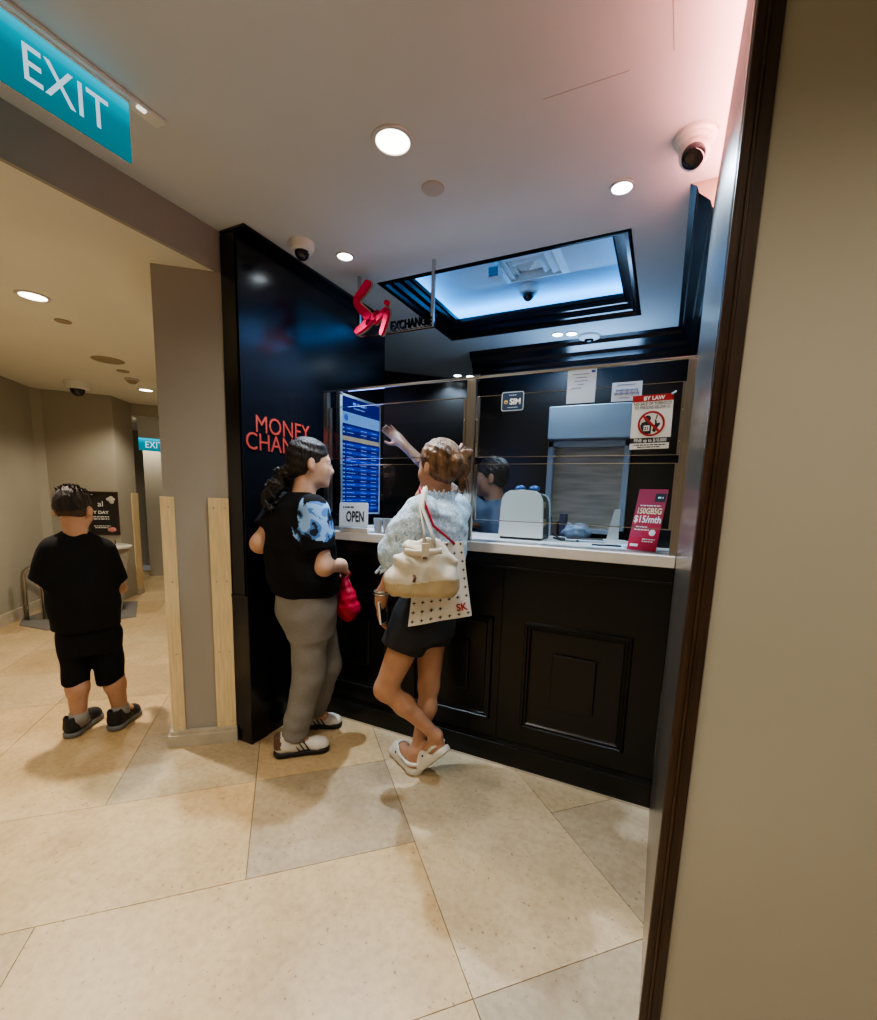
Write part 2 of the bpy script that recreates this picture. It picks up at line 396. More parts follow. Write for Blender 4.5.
def covered(s0, s1, t0, t1):
    a, b = (s0+s1)/2, (t0+t1)/2
    return any(q[0] < a < q[1] and q[2] < b < q[3] for q in tiles)
sg = [-9.4+.865*i for i in range(9)]+[-1.94, -1.067, -.22, .65, 1.52, 2.385, 3.25, 4.1]
sg = sorted(set(round(v, 3) for v in sg if v < -2.7 or v > -2)); sg = [v for v in sg if v < -3.2]+[-2.8]+[v for v in sg if v > -2.7]
tg = [-2.0+.8333*i for i in range(0, 4)]+[1.333, 2.165, 2.975, 3.8]+[4.6+.815*i for i in range(10)]
tg = sorted(set(round(v, 3) for v in tg if v < .51 or v > 1.3))
allt = list(tiles)
for i in range(len(sg)-1):
    for j in range(len(tg)-1):
        if not covered(sg[i], sg[i+1], tg[j], tg[j+1]):
            c = rng.choice(warm) if rng.random() < .75 else (.52, .43, .30)
            allt.append((sg[i], sg[i+1], tg[j], tg[j+1], c))
fb = MB(); cols = []
g = .0017
fb.cur = 1; fb.add([st(-9.5, -2.1, -.004), st(4.2, -2.1, -.004), st(4.2, 12, -.004), st(-9.5, 12, -.004)], [(0, 1, 2, 3)]); cols += [(.1, .1, .1)]*4
fb.cur = 0
for s0, s1, t0, t1, c in allt:
    fb.add([st(s0+g, t0+g), st(s1-g, t0+g), st(s1-g, t1-g), st(s0+g, t1-g)], [(0, 1, 2, 3)]); c = (c[0]*.93, c[1]*.86, c[2]*.74); cols += [c]*4
    fb.add([st(s0+g, t0+g, -.004), st(s1-g, t0+g, -.004), st(s1-g, t1-g, -.004), st(s0+g, t1-g, -.004), st(s0+g, t0+g), st(s1-g, t0+g), st(s1-g, t1-g), st(s0+g, t1-g)],
           [(0, 1, 5, 4), (1, 2, 6, 5), (2, 3, 7, 6), (3, 0, 4, 7)]); cols += [c]*8
floor = struct(fb.build('floor', [M['floor'], M['grout']]))
at = floor.data.color_attributes.new('tile', 'FLOAT_COLOR', 'POINT')
at.data.foreach_set('color', np.array([(*c, 1) for c in cols], np.float32).ravel())

# ---- ceilings
cx0, cx1, cy0, cy1 = -1.567, -.25, 2.325, 3.325          # opening of the lit ceiling recess
cb = MB()
for x0, x1, y0, y1 in [(XS, 1.6, -1.6, cy0), (XS, cx0, cy0, cy1), (cx1, 1.6, cy0, cy1), (-3.6, 1.6, cy1, 6.2), (-3.6, XS, 2.72, cy1)]:
    cb.quad((x0, y0, H), (x0, y1, H), (x1, y1, H), (x1, y0, H))
cb.quad((-1.8, 2.1, 2.79), (-1.8, 3.55, 2.79), (0, 3.55, 2.79), (0, 2.1, 2.79))     # raised ceiling of the recess
for a, b in [((-1.8, 2.1), (-1.8, 3.55)), ((-1.8, 3.55), (0, 3.55)), ((0, 3.55), (0, 2.1)), ((0, 2.1), (-1.8, 2.1))]:
    cb.quad((*a, 2.60), (*b, 2.60), (*b, 2.79), (*a, 2.79))
cb.cur = 1                                                # joints of the access hatch
for a, b in [((-.436, 1.508), (-.193, 1.515)), ((-.09, 1.30), (-.083, 1.502))]:
    d = Vector((b[0]-a[0], b[1]-a[1], 0)).normalized(); n = Vector((-d.y, d.x, 0))*.0016
    cb.add([(a[0]-n.x, a[1]-n.y, H-.0008), (a[0]+n.x, a[1]+n.y, H-.0008), (b[0]+n.x, b[1]+n.y, H-.0008), (b[0]-n.x, b[1]-n.y, H-.0008)], [(0, 1, 2, 3)])
struct(cb.build('ceiling', [M['ceiling'], M['seam']]))
lb = MB(); lb.prism([(XS-.02, -1.6), (XS-.02, 1.62), (-2.2, 1.88), (-6.9, 5.35), (-10.5, 5.35), (-10.5, -1.6)], HL, HL+.06)
struct(lb.build('ceiling_corridor', M['ceiling_warm']))
sb = MB(); sb.box((XS-.02, -1.6, HL), (XS, 1.593, H)); struct(sb.build('wall_ceiling_step', M['wall_grey']))

# ---- moulded black frame round the recess
fr = MB()
steps = [(0, 2.546), (.016, 2.546), (.021, 2.566), (.044, 2.574), (.049, 2.600), (.074, 2.608), (.079, 2.630), (.09, 2.637), (.09, 2.66), (-.01, 2.66), (-.015, 2.549)]
def ring(ins): return [(cx0+ins, cy0+ins), (cx1-ins, cy0+ins), (cx1-ins, cy1-ins), (cx0+ins, cy1-ins)]
for (i0, z0), (i1, z1) in zip(steps, steps[1:]+steps[:1]):
    A, B = ring(i0), ring(i1)
    for k in range(4): fr.quad((*A[k], z0), (*A[(k+1) % 4], z0), (*B[(k+1) % 4], z1), (*B[k], z1))
struct(fr.build('trim_recess', M['black']))

# ---- column at the corner with corridor
CA, CB_ = Vector((-2.21, 1.40)), Vector((-1.977, 1.594))
cdir = (CB_-CA).normalized(); cn = Vector((cdir.y, -cdir.x))
clen = (CB_-CA).length
kb = MB(); kb.prism([tuple(CA), tuple(CB_), (-1.977, 2.02), (-2.18, 1.96), (-2.44, 1.69)], 0, HL+.002); struct(kb.build('wall_column', M['wall_grey']))
kb = MB(); kb.box((XS, 1.575, HL), (XS+.003, 1.594, H)); 
def cpt(a, o): q = CA+cdir*a+cn*o; return (q.x, q.y)
sk = MB(); sk.prism([cpt(-.05, -.06), cpt(-.030, .038), cpt(clen+.004, .036), cpt(clen+.004, .001), cpt(-.004, .001), cpt(-.03, -.06)], 0, .062)
sk.prism([cpt(-.045, -.06), cpt(-.020, .026), cpt(clen+.002, .026), cpt(clen+.002, .001), cpt(-.004, .001), cpt(-.03, -.06)], .062, .082)
struct(sk.build('baseboard_column', M['skirt']))
def guard(a0, a1, fold, label, z0, z1):
    o = thing('corner_guard', label, 'corner guard', (*cpt((a0+a1)/2, .006), z0))
    b = MB()
    if fold < 0: b.prism([cpt(a0-.012, .012), cpt(a1, .012), cpt(a1, .0015), cpt(a0-.0015, .0015), cpt(a0-.012, -.045), cpt(a0-.024, -.045)], z0, z1)
    else: b.prism([cpt(a0, .012), cpt(a1, .012), cpt(a1, .0015), cpt(a0, .0015)], z0, z1)
    b.build('board', M['wood_pale'], o)
    for z in (z0+.03, z0+.42, z0+.8, z1-.05):
        for a in ([(a0+a1)/2] if a1-a0 < .07 else [a0+.025, a1-.02]):
            s = MB(); p = cpt(a, .0125); s.m = frame((*p, z), (cdir.x, cdir.y, 0), (0, 0, 1)); s.lathe([(.0001, 0), (.0045, 0), (.003, .0015), (.0001, .002)], 8); s.build('screw', M['steel'], o)
guard(.0, .05, -1, 'pale wooden corner guard strip on the corridor side of the grey column', .083, 1.31)
guard(.205, .30, 1, 'wide pale wooden guard strip on the grey column beside black booth panel', .083, 1.31)

# ---- black panel wall of the booth (left side)
pw = MB(); pw.box((-1.974, 1.594, 0), (-1.87, 2.84, H)); struct(pw.build('wall_panel_left', M['black'])); pw = MB()
pw.box((-1.974, 1.585, 0), (-1.858, 1.70, .80), .004); pw.box((-1.974, 1.580, .80), (-1.852, 1.70, .818), .004)       # dado pilaster and rail
pw.box((-1.974, 1.588, .818), (-1.880, 1.60, H-.02)); pw.box((-1.8705, 1.70, .795), (-1.862, 2.84, .81), .003)
pw.box((-1.974, 1.586, H-.016), (-1.812, 2.79, H), .004)
struct(pw.build('trim_panel', M['black']))
Mw = frame((-1.8695, 1.865, 1.646), (0, 1, 0), (0, 0, 1))
o = thing('wall_lettering', 'red capital letters reading MONEY CHANGER on the glossy black wall', 'lettering', (-1.8695, 1.865, 1.55))
text('letters', 'MONEY', Mw, .122, M['red_letter'], o, ext=.002, sx=.93, z=.001)
text('letters', 'CHANGER', frame((-1.8695, 1.875, 1.557), (0, 1, 0), (0, 0, 1)), .122, M['red_letter'], o, ext=.002, sx=.93, z=.001)

# ---- passage behind the panel, booth back and right walls
w = MB(); w.prism([(-1.974, 2.84), (-2.75, 3.66), (-2.78, 3.63), (-2.0, 2.80)], 0, H); struct(w.build('wall_passage_left', M['black_wall']))
w = MB(); w.prism([(-2.78, 3.66), (-1.2, 5.14), (-1.2, 5.2), (-2.82, 3.69)], 0, H); struct(w.build('wall_passage_back', M['black_wall']))
w = MB(); w.box((-1.50, 3.76, 0), (.30, 3.82, H)); w.box((-1.50, 3.82, 0), (-1.44, 5.0, H)); struct(w.build('wall_back', M['black_wall']))
w = MB(); w.box((.115, 2.09, 0), (.30, 3.76, H)); struct(w.build('wall_booth_right', M['black_wall']))
prof = [(0, 2.40), (.02, 2.40), (.028, 2.425), (.05, 2.45), (.058, 2.475), (.10, 2.51), (.108, 2.535), (.13, 2.549), (0, 2.549)]
def cornice(name, p0, d, L, n, m):
    b = MB(); k = len(prof); d = Vector(d); n = Vector(n); p0 = Vector(p0)
    for q in range(k):
        (o0, z0), (o1, z1) = prof[q], prof[(q+1) % k]
        a = p0+n*o0; c = p0+n*o1
        b.quad((a.x, a.y, z0), (a.x+d.x*L, a.y+d.y*L, z0), (c.x+d.x*L, c.y+d.y*L, z1), (c.x, c.y, z1))
    for e in (0, L): b.add([((p0+n*o+d*e).x, (p0+n*o+d*e).y, z) for o, z in prof], [tuple(range(k))])
    return struct(b.build(name, m))
cornice('trim_cornice_back', (-1.56, 3.76), (1, 0), 1.675, (0, -1), M['black'])
cornice('trim_cornice_right', (.115, 2.095), (0, 1), 1.645, (-1, 0), M['black'])
e = MB(); e.add([(.115-o*.99, 2.094, z) for o, z in prof], [tuple(range(len(prof)))]); struct(e.build('trim_cornice_end', M['skirt']))

# ---- steel clad pier, walnut edge and the near beige wall on the right
w = MB(); w.prism([(.0645, 1.005), (.30, 1.005), (.30, 2.086), (.068, 2.086)], 0, 2.45); struct(w.build('wall_right', M['steel']))
w = MB(); w.box((.0615, 1.008, 0), (.0644, 1.03, 2.45)); struct(w.build('trim_steel_edge', M['chrome']))
def lean(w):
    for v in w.v: v.x += .004*(v.z-1.3)
    return w
w = MB(); w.box((.0605, .985, 0), (.078, 1.006, H), .003); w.box((.076, .979, 0), (.082, 1.006, H), .002); struct(lean(w).build('trim_walnut', M['wood_dark']))
w = MB(); w.box((.081, .982, 0), (.101, 1.006, H), .002); struct(lean(w).build('trim_dark_edge', M['wood_black']))
w = MB(); w.box((.100, .99, 0), (1.6, 1.06, H)); struct(lean(w).build('wall_right_beige', M['wall_beige']))

# ---- corridor walls
def wall(name, pts, z0, z1, m, th=.08):
    b = MB(); n = len(pts); back = []
    for i, p in enumerate(pts):
        d = Vector(pts[min(i+1, n-1)])-Vector(pts[max(i-1, 0)]); d.normalize(); back.append((p[0]-d.y*th, p[1]+d.x*th))
    b.prism(list(pts)+back[::-1], z0, z1); return struct(b.build(name, m))
cor = (-6.16, 2.56)
cw = [(-3.3, -.5), (-5.55, 1.90), (-6.02, 2.39), (-6.13, 2.51), (-6.14, 2.61), (-5.72, 3.09), (-5.98, 3.45)]
wall('wall_corridor_left', cw[:5], 0, HL, M['wall_corr']); wall('wall_corridor_back', cw[4:6], 0, HL, M['wall_corr']); wall('wall_corridor_return', cw[5:], 0, HL, M['wall_corr'])
def skirting(name, pts, h=.11, th=.016):
    b = MB(); n = len(pts); fr_ = []
    for i, p in enumerate(pts):
        d = Vector(pts[min(i+1, n-1)])-Vector(pts[max(i-1, 0)]); d.normalize(); fr_.append((p[0]+d.y*th, p[1]-d.x*th))
    b.prism(fr_+list(pts)[::-1], 0, h); return struct(b.build(name, M['skirt']))
skirting('baseboard_left', cw[:5]); skirting('baseboard_back', [cw[4], cw[5]])
w = MB(); w.prism([(-6.02, 3.42), (-5.0, 4.6), (-5.06, 4.66), (-6.08, 3.48)], 2.24, HL); struct(w.build('wall_lintel', M['wall_corr']))
wall('wall_far', [(-8.6, 4.2), (-6.4, 6.3)], 0, 2.5, M['wall_corr'])
w = MB(); w.box((-9.2, 3.6, 2.30), (-5.9, 6.3, 2.33)); struct(w.build('ceiling_far', M['ceiling_warm']))
w = MB(); w.prism([(-7.02, 4.18), (-6.75, 4.48), (-6.92, 4.64), (-7.19, 4.34)], 0, 2.30); struct(w.build('wall_far_pier', M['wall_corr']))
wall('wall_corridor_right', [(-5.9, 4.62), (-2.44, 2.02)], 0, HL, M['wall_grey'])
w = MB(); w.box((-3.6, -1.7, 0), (1.6, -1.6, H)); struct(w.build('wall_behind', M['wall_beige']))
w = MB(); w.box((1.6, -1.7, 0), (1.7, 1.06, H)); struct(w.build('wall_far_right', M['wall_beige']))
o = thing('corner_guard', 'pale wooden corner guard strip at the far end of the corridor wall', 'corner guard', (-5.94, 3.40, 0))
gd = MB(); gd.prism([(-5.888, 3.343), (-5.970, 3.457), (-5.990, 3.475), (-5.981, 3.450), (-5.898, 3.336)], .07, 1.28); gd.build('board', M['wood_pale'], o)
gd = MB(); gd.prism([(-5.870, 3.345), (-5.958, 3.466), (-5.990, 3.478), (-5.981, 3.450), (-5.892, 3.330)], 0, .07); gd.build('base_block', M['skirt'], o)

# ================================================================== ceiling fittings
def downlight(name, label, loc, r, lampm, group, cone=True):
    o = thing(name, label, 'downlight', loc, group)
    b = MB(Matrix.Translation(loc)); b.lathe([(r*.86, -.001), (r*.9, -.006), (r*1.1, -.006), (r*1.12, -.0005), (r*.86, -.0004)], 32); b.build('rim', M['lamp_rim'], o, auto=30)
    b = MB(Matrix.Translation(loc)); b.lathe([(r*.01, -.0025), (r*.87, -.0025), (r*.87, -.0012), (r*.01, -.0012)], 28); b.build('lamp', lampm, o)
    return o
downlight('downlight', 'large round warm downlight in the ceiling above the tiled floor', (-.94, 1.461, H), .066, M['lamp_warm'], None)
q = downlight('downlight', 'small cool downlight beside the white dome camera near pink glow', (-.251, 2.013, H), .042, M['lamp_cool'], None)
dup(q, (-1.566, 2.001, H), 'small cool downlight in front of the hanging red script sign')
dup(q, (-.80, 3.49, H), 'cool downlight of the pair behind lit ceiling recess, beside its twin')
dup(q, (-.705, 3.51, H), 'cool downlight of the pair behind lit ceiling recess, next to the flat dome')
dup(q, (-1.945, 4.265, H), 'cool downlight of the distant pair above the glass rail, outer one')
dup(q, (-1.84, 4.335, H), 'cool downlight of the distant pair above the glass rail, nearer the booth')
q = downlight('downlight', 'bright round downlight in the low corridor ceiling above the boy', (-3.198, 1.367, HL), .070, M['lamp_warm'], None)
dup(q, (-5.0, 3.05, HL), 'round downlight at the far end of the low corridor ceiling')
dup(q, (-6.75, 4.05, 2.30), 'distant downlight beyond the corridor opening above green exit sign')
def disc(name, label, cat, loc, r, m, h=.006):
    b = MB(Matrix.Translation(loc)); b.lathe([(.001, -h), (r*.93, -h), (r, -h*.4), (r, -.0003), (.001, -.0003)], 32); return tag(b.build(name, m, auto=30), label, cat)
disc('ceiling_disc', 'blank round plate in the ceiling between two downlights', 'ceiling plate', (-.922, 1.727, H), .045, M['disc'])
disc('ceiling_disc', 'small blank round plate in the corridor ceiling behind the bright downlight', 'ceiling plate', (-3.484, 1.634, HL), .045, M['disc_brown'])
disc('ceiling_speaker', 'wide brown round speaker grille in the corridor ceiling', 'speaker', (-4.162, 2.246, HL), .115, M['disc_brown'])
disc('ceiling_disc', 'small brown plate between speaker grille and smoke detector', 'ceiling plate', (-4.412, 2.499, HL), .05, M['disc_brown'])
o = thing('smoke_detector', 'round smoke detector on the corridor ceiling near the far downlight', 'smoke detector', (-4.643, 2.706, HL))
b = MB(Matrix.Translation((-4.643, 2.706, HL))); b.lathe([(.001, -.018), (.058, -.018), (.062, -.0003), (.001, -.0003)], 24); b.build('base', M['disc'], o, auto=30)
b = MB(Matrix.Translation((-4.643, 2.706, HL))); b.lathe([(.001, -.045), (.025, -.043), (.042, -.03), (.046, -.018), (.001, -.018)], 24); b.build('cap', M['disc_brown'], o, auto=40)
def dome(label, loc, s, look=None):
    o = thing('dome_camera', label, 'security camera', loc); T = Matrix.Translation(loc) @ Matrix.Scale(s, 4)
    b = MB(T); b.lathe([(.001, -.048), (.050, -.048), (.062, -.042), (.068, -.02), (.070, -.0004), (.001, -.0004)], 32); b.build('housing', M['white'], o, auto=35)
    b = MB(T); b.sphere((0, 0, -.046), (.042, .042, .046), 24, 8, -PI/2, 0); b.build('dome', M['smoke'], o, smooth=True)
    return o
dome('white dome camera with smoked bulb beside the top of black panel wall', (-1.686, 1.822, H), .85)
dome('white dome camera under the corridor ceiling above the back wall', (-5.34, 2.58, HL), 1.5)
dome('small dark dome camera inside the blue lit ceiling recess', (-.956, 3.22, 2.79), 1.0)
o = thing('dome_camera', 'flat white dome camera on the ceiling behind the recess', 'security camera', (-.594, 3.60, H)); T = Matrix.Translation((-.594, 3.60, H))
b = MB(T); b.lathe([(.001, -.03), (.04, -.03), (.075, -.016), (.08, -.0004), (.001, -.0004)], 28); b.build('housing', M['white'], o, auto=35)
b = MB(T); b.sphere((0, 0, -.026), (.034, .034, .026), 20, 6, -PI/2, 0); b.build('dome', M['smoke'], o, smooth=True)
# big ball camera by the pink glow
bc = Vector((-.012, 1.85, H)); o = thing('ball_camera', 'large white ball camera with dark lens in the pink glow', 'security camera', tuple(bc))
BT = Matrix.Translation(bc) @ Matrix.Scale(.9, 4); b = MB(BT); b.lathe([(.001, -.020), (.062, -.020), (.072, -.012), (.074, -.0004), (.001, -.0004)], 36); b.build('base', M['white'], o, auto=35)
b = MB(BT); b.lathe([(.001, -.034), (.058, -.034), (.064, -.022), (.064, -.0195), (.001, -.0195)], 36); b.build('collar', M['white'], o, auto=35)
b = MB(BT); b.sphere((0, 0, -.055), .052, 28, 16); b.build('ball', M['white'], o, smooth=True)
d = Vector((-.05, -.62, -.62)).normalized(); p = bc+Vector((0, 0, -.050))
b = MB(frame(p+d*.030, Vector((0, 0, 1)).cross(d).normalized(), d.cross(Vector((0, 0, 1)).cross(d)).normalized()))
b.lathe([(.001, .022), (.020, .021), (.032, .014), (.036, .004), (.036, 0), (.001, 0)], 28); b.build('lens', M['smoke'], o, auto=40)
# bullet camera and air vent in the recess
o = thing('bullet_camera', 'white box camera on a bracket inside the ceiling recess', 'security camera', (-1.05, 2.84, 2.79))
b = MB(); b.tube([(-1.05, 2.86, 2.789), (-1.05, 2.86, 2.74)], .012); b.build('bracket', M['white'], o)
bm_ = frame((-1.05, 2.82, 2.715), (1, .15, 0), (.05, -.2, 1)); b = MB(bm_); b.box((-.035, -.03, -.06), (.035, .03, .08), .008); b.build('housing', M['white'], o)
b = MB(bm_); b.box((-.028, -.024, .08), (.028, .024, .084)); b.build('lens', M['smoke'], o)
vx, vy = -.87, 2.92
o = thing('ceiling_vent', 'square stepped white air vent in the recess ceiling', 'air vent', (vx, vy, 2.79))
for k, (r0, r1, z) in enumerate([(.205, .165, 2.775), (.155, .12, 2.765), (.11, .08, 2.757), (.07, .0, 2.75)]):
    b = MB()
    for sx, sy in ((1, 0), (0, 1), (-1, 0), (0, -1)):
        a = Vector((sx, sy, 0)); t = Vector((-sy, sx, 0)); c = Vector((vx, vy, 0))
        P = [c+a*r0-t*r0, c+a*r0+t*r0, c+a*r1+t*r1, c+a*r1-t*r1]
        b.add([(P[0].x, P[0].y, 2.7895), (P[1].x, P[1].y, 2.7895), (P[2].x, P[2].y, z), (P[3].x, P[3].y, z)], [(0, 1, 2, 3)])
        b.add([(P[3].x, P[3].y, z), (P[2].x, P[2].y, z), (P[2].x, P[2].y, 2.7895), (P[3].x, P[3].y, 2.7895)], [(0, 1, 2, 3)])
    b.build('louvre', M['white'], o)

# ---- exit signs
def exit_sign(label, o_, r, w, h, mount, strength, grad=True):
    Mx = frame(o_, r, (0, 0, 1)); t = thing('exit_sign', label, 'exit sign', o_)
    m = bpy.data.materials.new('exit_teal'); m.use_nodes = True; nt = m.node_tree; nt.nodes.clear()
    tc = nt.nodes.new('ShaderNodeTexCoord'); sp = nt.nodes.new('ShaderNodeSeparateXYZ'); rp = nt.nodes.new('ShaderNodeValToRGB'); e = nt.nodes.new('ShaderNodeEmission'); oo = nt.nodes.new('ShaderNodeOutputMaterial')
    nt.links.new(tc.outputs['Generated'], sp.inputs[0]); nt.links.new(sp.outputs['Z'], rp.inputs[0]); nt.links.new(rp.outputs[0], e.inputs[0]); nt.links.new(e.outputs[0], oo.inputs[0])
    rp.color_ramp.elements[0].color = (.002, .20, .25, 1); rp.color_ramp.elements[1].color = (.0, .62, .85, 1); rp.color_ramp.elements[1].position = .95
    x = rp.color_ramp.elements.new(.55); x.color = (.0, .235, .31, 1); x = rp.color_ramp.elements.new(.8); x.color = (.0, .40, .54, 1)
    e.inputs[1].default_value = strength
    b = MB(Mx); b.box((-w/2, 0, -.006), (w/2, h, .0)); b.build('panel', m, t)
    text('letters', 'EXIT', frame(Mx @ Vector((0, h*.24, .001)), r, (0, 0, 1)), h*.75, emat('exit_white', (.62, .82, .98), strength*1.0), t, ext=.0005, sx=.80, space=1.04, bold=.0004)
    b = MB(Mx)
    b.box((-w/2, h, -.010), (w/2+.0, h+.010, .006), .002); b.box((-w/2-.02, mount-.014, -.026), (w/2+.105, mount-.0005, .02), .003)
    b.box((-w/2, h+.008, -.006), (w/2, mount-.012, .003)); b.build('mount', M['white'], t)
    return t
t = exit_sign('large green EXIT sign hanging from the ceiling near the low beam', (-1.60, .808, 2.363), (0, 1, 0), .334, .167, 2.55-2.363, .95)
b = MB(); b.box((-1.595, .995, 2.530), (-1.583, 1.02, 2.537)); b.build('indicator_lamp', emat('lamp_tiny', (1, .9, .8), 1.5), t)
exit_sign('small distant EXIT sign beyond the corridor opening', (-6.45, 4.0, 1.86), (.469, .883, 0), .36, .17, 2.30-1.86, 1.1)

# ---- hanging script sign
SY = 2.196
o = thing('hanging_sign', 'red script letters with dark EXCHANGE lettering hanging on two steel rods', 'sign', (-1.40, SY, 2.2))
for x, z in ((-1.628, 2.24), (-1.162, 2.225)):
    b = MB(); b.box((x-.008, SY+.005, z), (x+.008, SY+.021, H-.001)); b.build('rod', M['chrome'], o)
b = MB(); b.box((-1.64, SY+.004, 2.222), (-1.15, SY+.018, 2.232)); b.build('rail', M['chrome'], o)
def stroke(pts, ws, y0, y1, b, n=10):
    """a brush stroke: round-ended ribbon with its own width at each point, given thickness"""
    P = [Vector((p[0], p[1])) for p in pts]; Q = []; W = []
    for i in range(len(P)-1):
        for k in range(6):
            t = k/6; a, c = P[max(i-1, 0)], P[min(i+2, len(P)-1)]; p, q = P[i], P[i+1]
            Q.append(.5*((2*p)+(q-a)*t+(2*a-5*p+4*q-c)*t*t+(3*p-a-3*q+c)*t**3)); W.append(ws[i]*(1-t)+ws[i+1]*t)
    Q.append(P[-1]); W.append(ws[-1]); L = []; R_ = []
    for i, q in enumerate(Q):
        d = (Q[min(i+1, len(Q)-1)]-Q[max(i-1, 0)]).normalized(); nn = Vector((-d.y, d.x)); L.append(q+nn*W[i]); R_.append(q-nn*W[i])
    d0 = (Q[1]-Q[0]).normalized(); d1 = (Q[-1]-Q[-2]).normalized()
    cap1 = [Q[-1]+(d1*math.cos(a)-Vector((-d1.y, d1.x))*math.sin(a))*W[-1] for a in [(-.5+k/8)*PI for k in range(1, 8)]]
    cap0 = [Q[0]+(-d0*math.cos(a)+Vector((-d0.y, d0.x))*math.sin(a))*W[0] for a in [(-.5+k/8)*PI for k in range(1, 8)]]
    N = len(Q); vs = [(p.x, y0, p.y) for p in L]+[(p.x, y0, p.y) for p in R_]+[(p.x, y1, p.y) for p in L]+[(p.x, y1, p.y) for p in R_]
    fs = []
    for i in range(N-1): fs += [(i, i+1, N+i+1, N+i), (2*N+i+1, 2*N+i, 3*N+i, 3*N+i+1), (i, 2*N+i, 2*N+i+1, i+1), (N+i+1, 3*N+i+1, 3*N+i, N+i)]
    b.add(vs, fs)
    for c, i, q in ((cap1, N-1, Q[-1]), (cap0, 0, Q[0])):
        ring_ = ([L[i]]+c+[R_[i]]) if i else ([R_[i]]+c+[L[i]])
        m_ = len(ring_); b.add([(p.x, y0, p.y) for p in ring_]+[(p.x, y1, p.y) for p in ring_], [tuple(range(m_)), tuple(range(2*m_-1, m_-1, -1))]+[(k, k+1, m_+k+1, m_+k) for k in range(m_-1)])
strokes = [([(-1.566, 2.488), (-1.597, 2.458), (-1.636, 2.425), (-1.628, 2.390), (-1.585, 2.348), (-1.556, 2.310), (-1.578, 2.282), (-1.632, 2.254)], [.021, .018, .015, .018, .022, .024, .02, .015]),
           ([(-1.560, 2.285), (-1.530, 2.312), (-1.497, 2.333)], [.011, .012, .011]), ([(-1.497, 2.333), (-1.510, 2.308), (-1.512, 2.288)], [.011, .011, .011]),
           ([(-1.512, 2.290), (-1.478, 2.315), (-1.441, 2.338), (-1.440, 2.305), (-1.455, 2.262), (-1.468, 2.228)], [.011, .012, .014, .016, .014, .012])]
for p, w_ in strokes:
    p = [(x+.014, z-.004) for x, z in p]
    b = MB(); stroke(p, w_, SY-.03, SY-.012, b); so = b.build('script_letter', M['red_script'], o, auto=30)
    b = MB(); stroke(p, [x+.005 for x in w_], SY-.012, SY-.002, b); b.build('letter_backing', M['gold_edge'], so, auto=30)
b = MB(Matrix.Translation((-1.424, SY-.012, 2.370)) @ Matrix.Rotation(PI/2, 4, 'X')); b.lathe([(.001, 0), (.013, 0), (.013, .018), (.001, .018)], 16); so = b.build('script_dot', M['red_script'], o, auto=30)
b = MB(Matrix.Translation((-1.424, SY-.004, 2.370)) @ Matrix.Rotation(PI/2, 4, 'X')); b.lathe([(.001, 0), (.018, 0), (.018, .008), (.001, .008)], 16); b.build('letter_backing', M['gold_edge'], so, auto=30)
text('letters', 'EXCHANGE', frame((-1.408, SY-.004, 2.234), (1, 0, 0), (0, 0, 1)), .062, M['letter_dark'], o, align='LEFT', ext=.006, sx=.73, bold=.001)

# ================================================================== the counter
CY = 2.08; CX0, CX1 = -1.868, .066
o = thing('counter', 'long black panelled exchange counter facing the tiled floor', 'counter', (-.9, CY, 0))
b = MB(); b.box((CX0, CY, .115), (CX1, CY+.45, 1.085)); b.build('carcass', M['black_matt'], o)
b = MB(); b.box((CX0, CY-.016, 0), (CX1, CY, .112), .003); b.box((CX0, CY-.012, .112), (CX1, CY, .122), .003); b.box((CX0, CY-.008, .122), (CX1, CY, .132), .003); b.build('plinth', M['black_matt'], o)
b = MB(); b.box((CX0, CY-.020, 1.018), (CX1, CY, 1.028), .002); b.box((CX0, CY-.012, 1.028), (CX1, CY, 1.088), .002); b.build('frieze', M['black_matt'], o)
for x in (-.675, -1.285):
    b = MB(); b.box((x, CY-.006, .132), (x+.013, CY, 1.018), .002); b.build('seam_batten', M['black_matt'], o)
for x0, x1 in ((-.545, -.06), (-1.155, -.70), (-1.78, -1.31)):
    p = MB(); z0, z1 = .222, .768
    pr_ = [(0, 0), (.006, .014), (.016, .016), (.020, .008), (.030, .010), (.036, .002), (.040, 0)]
    def rg(i): return [(x0+i, z0+i), (x1-i, z0+i), (x1-i, z1-i), (x0+i, z1-i)]
    for (i0, h0), (i1, h1) in zip(pr_, pr_[1:]):
        A, B = rg(i0), rg(i1)
        for k in range(4):
            k2 = (k+1) % 4; p.quad((A[k][0], CY-h0, A[k][1]), (A[k2][0], CY-h0, A[k2][1]), (B[k2][0], CY-h1, B[k2][1]), (B[k][0], CY-h1, B[k][1]))
    f = p.build('panel_moulding', M['black_matt'], o)
    xm = (x0+x1)/2; p = MB(); p.box((xm-.10, CY-.014, .362), (xm+.10, CY, .632), .006); p.build('raised_field', M['black_matt'], f)
b = MB(); b.box((CX0, CY-.022, 0), (CX1, CY-.0165, .012)); b.build('floor_strip', M['chrome'], o)
b = MB(); b.box((CX0, 2.048, 1.089), (CX1, 2.72, 1.138), .004)
tag(b.build('worktop', M['countertop']), 'white stone worktop lying along the black counter', 'worktop')
WT = 1.1382

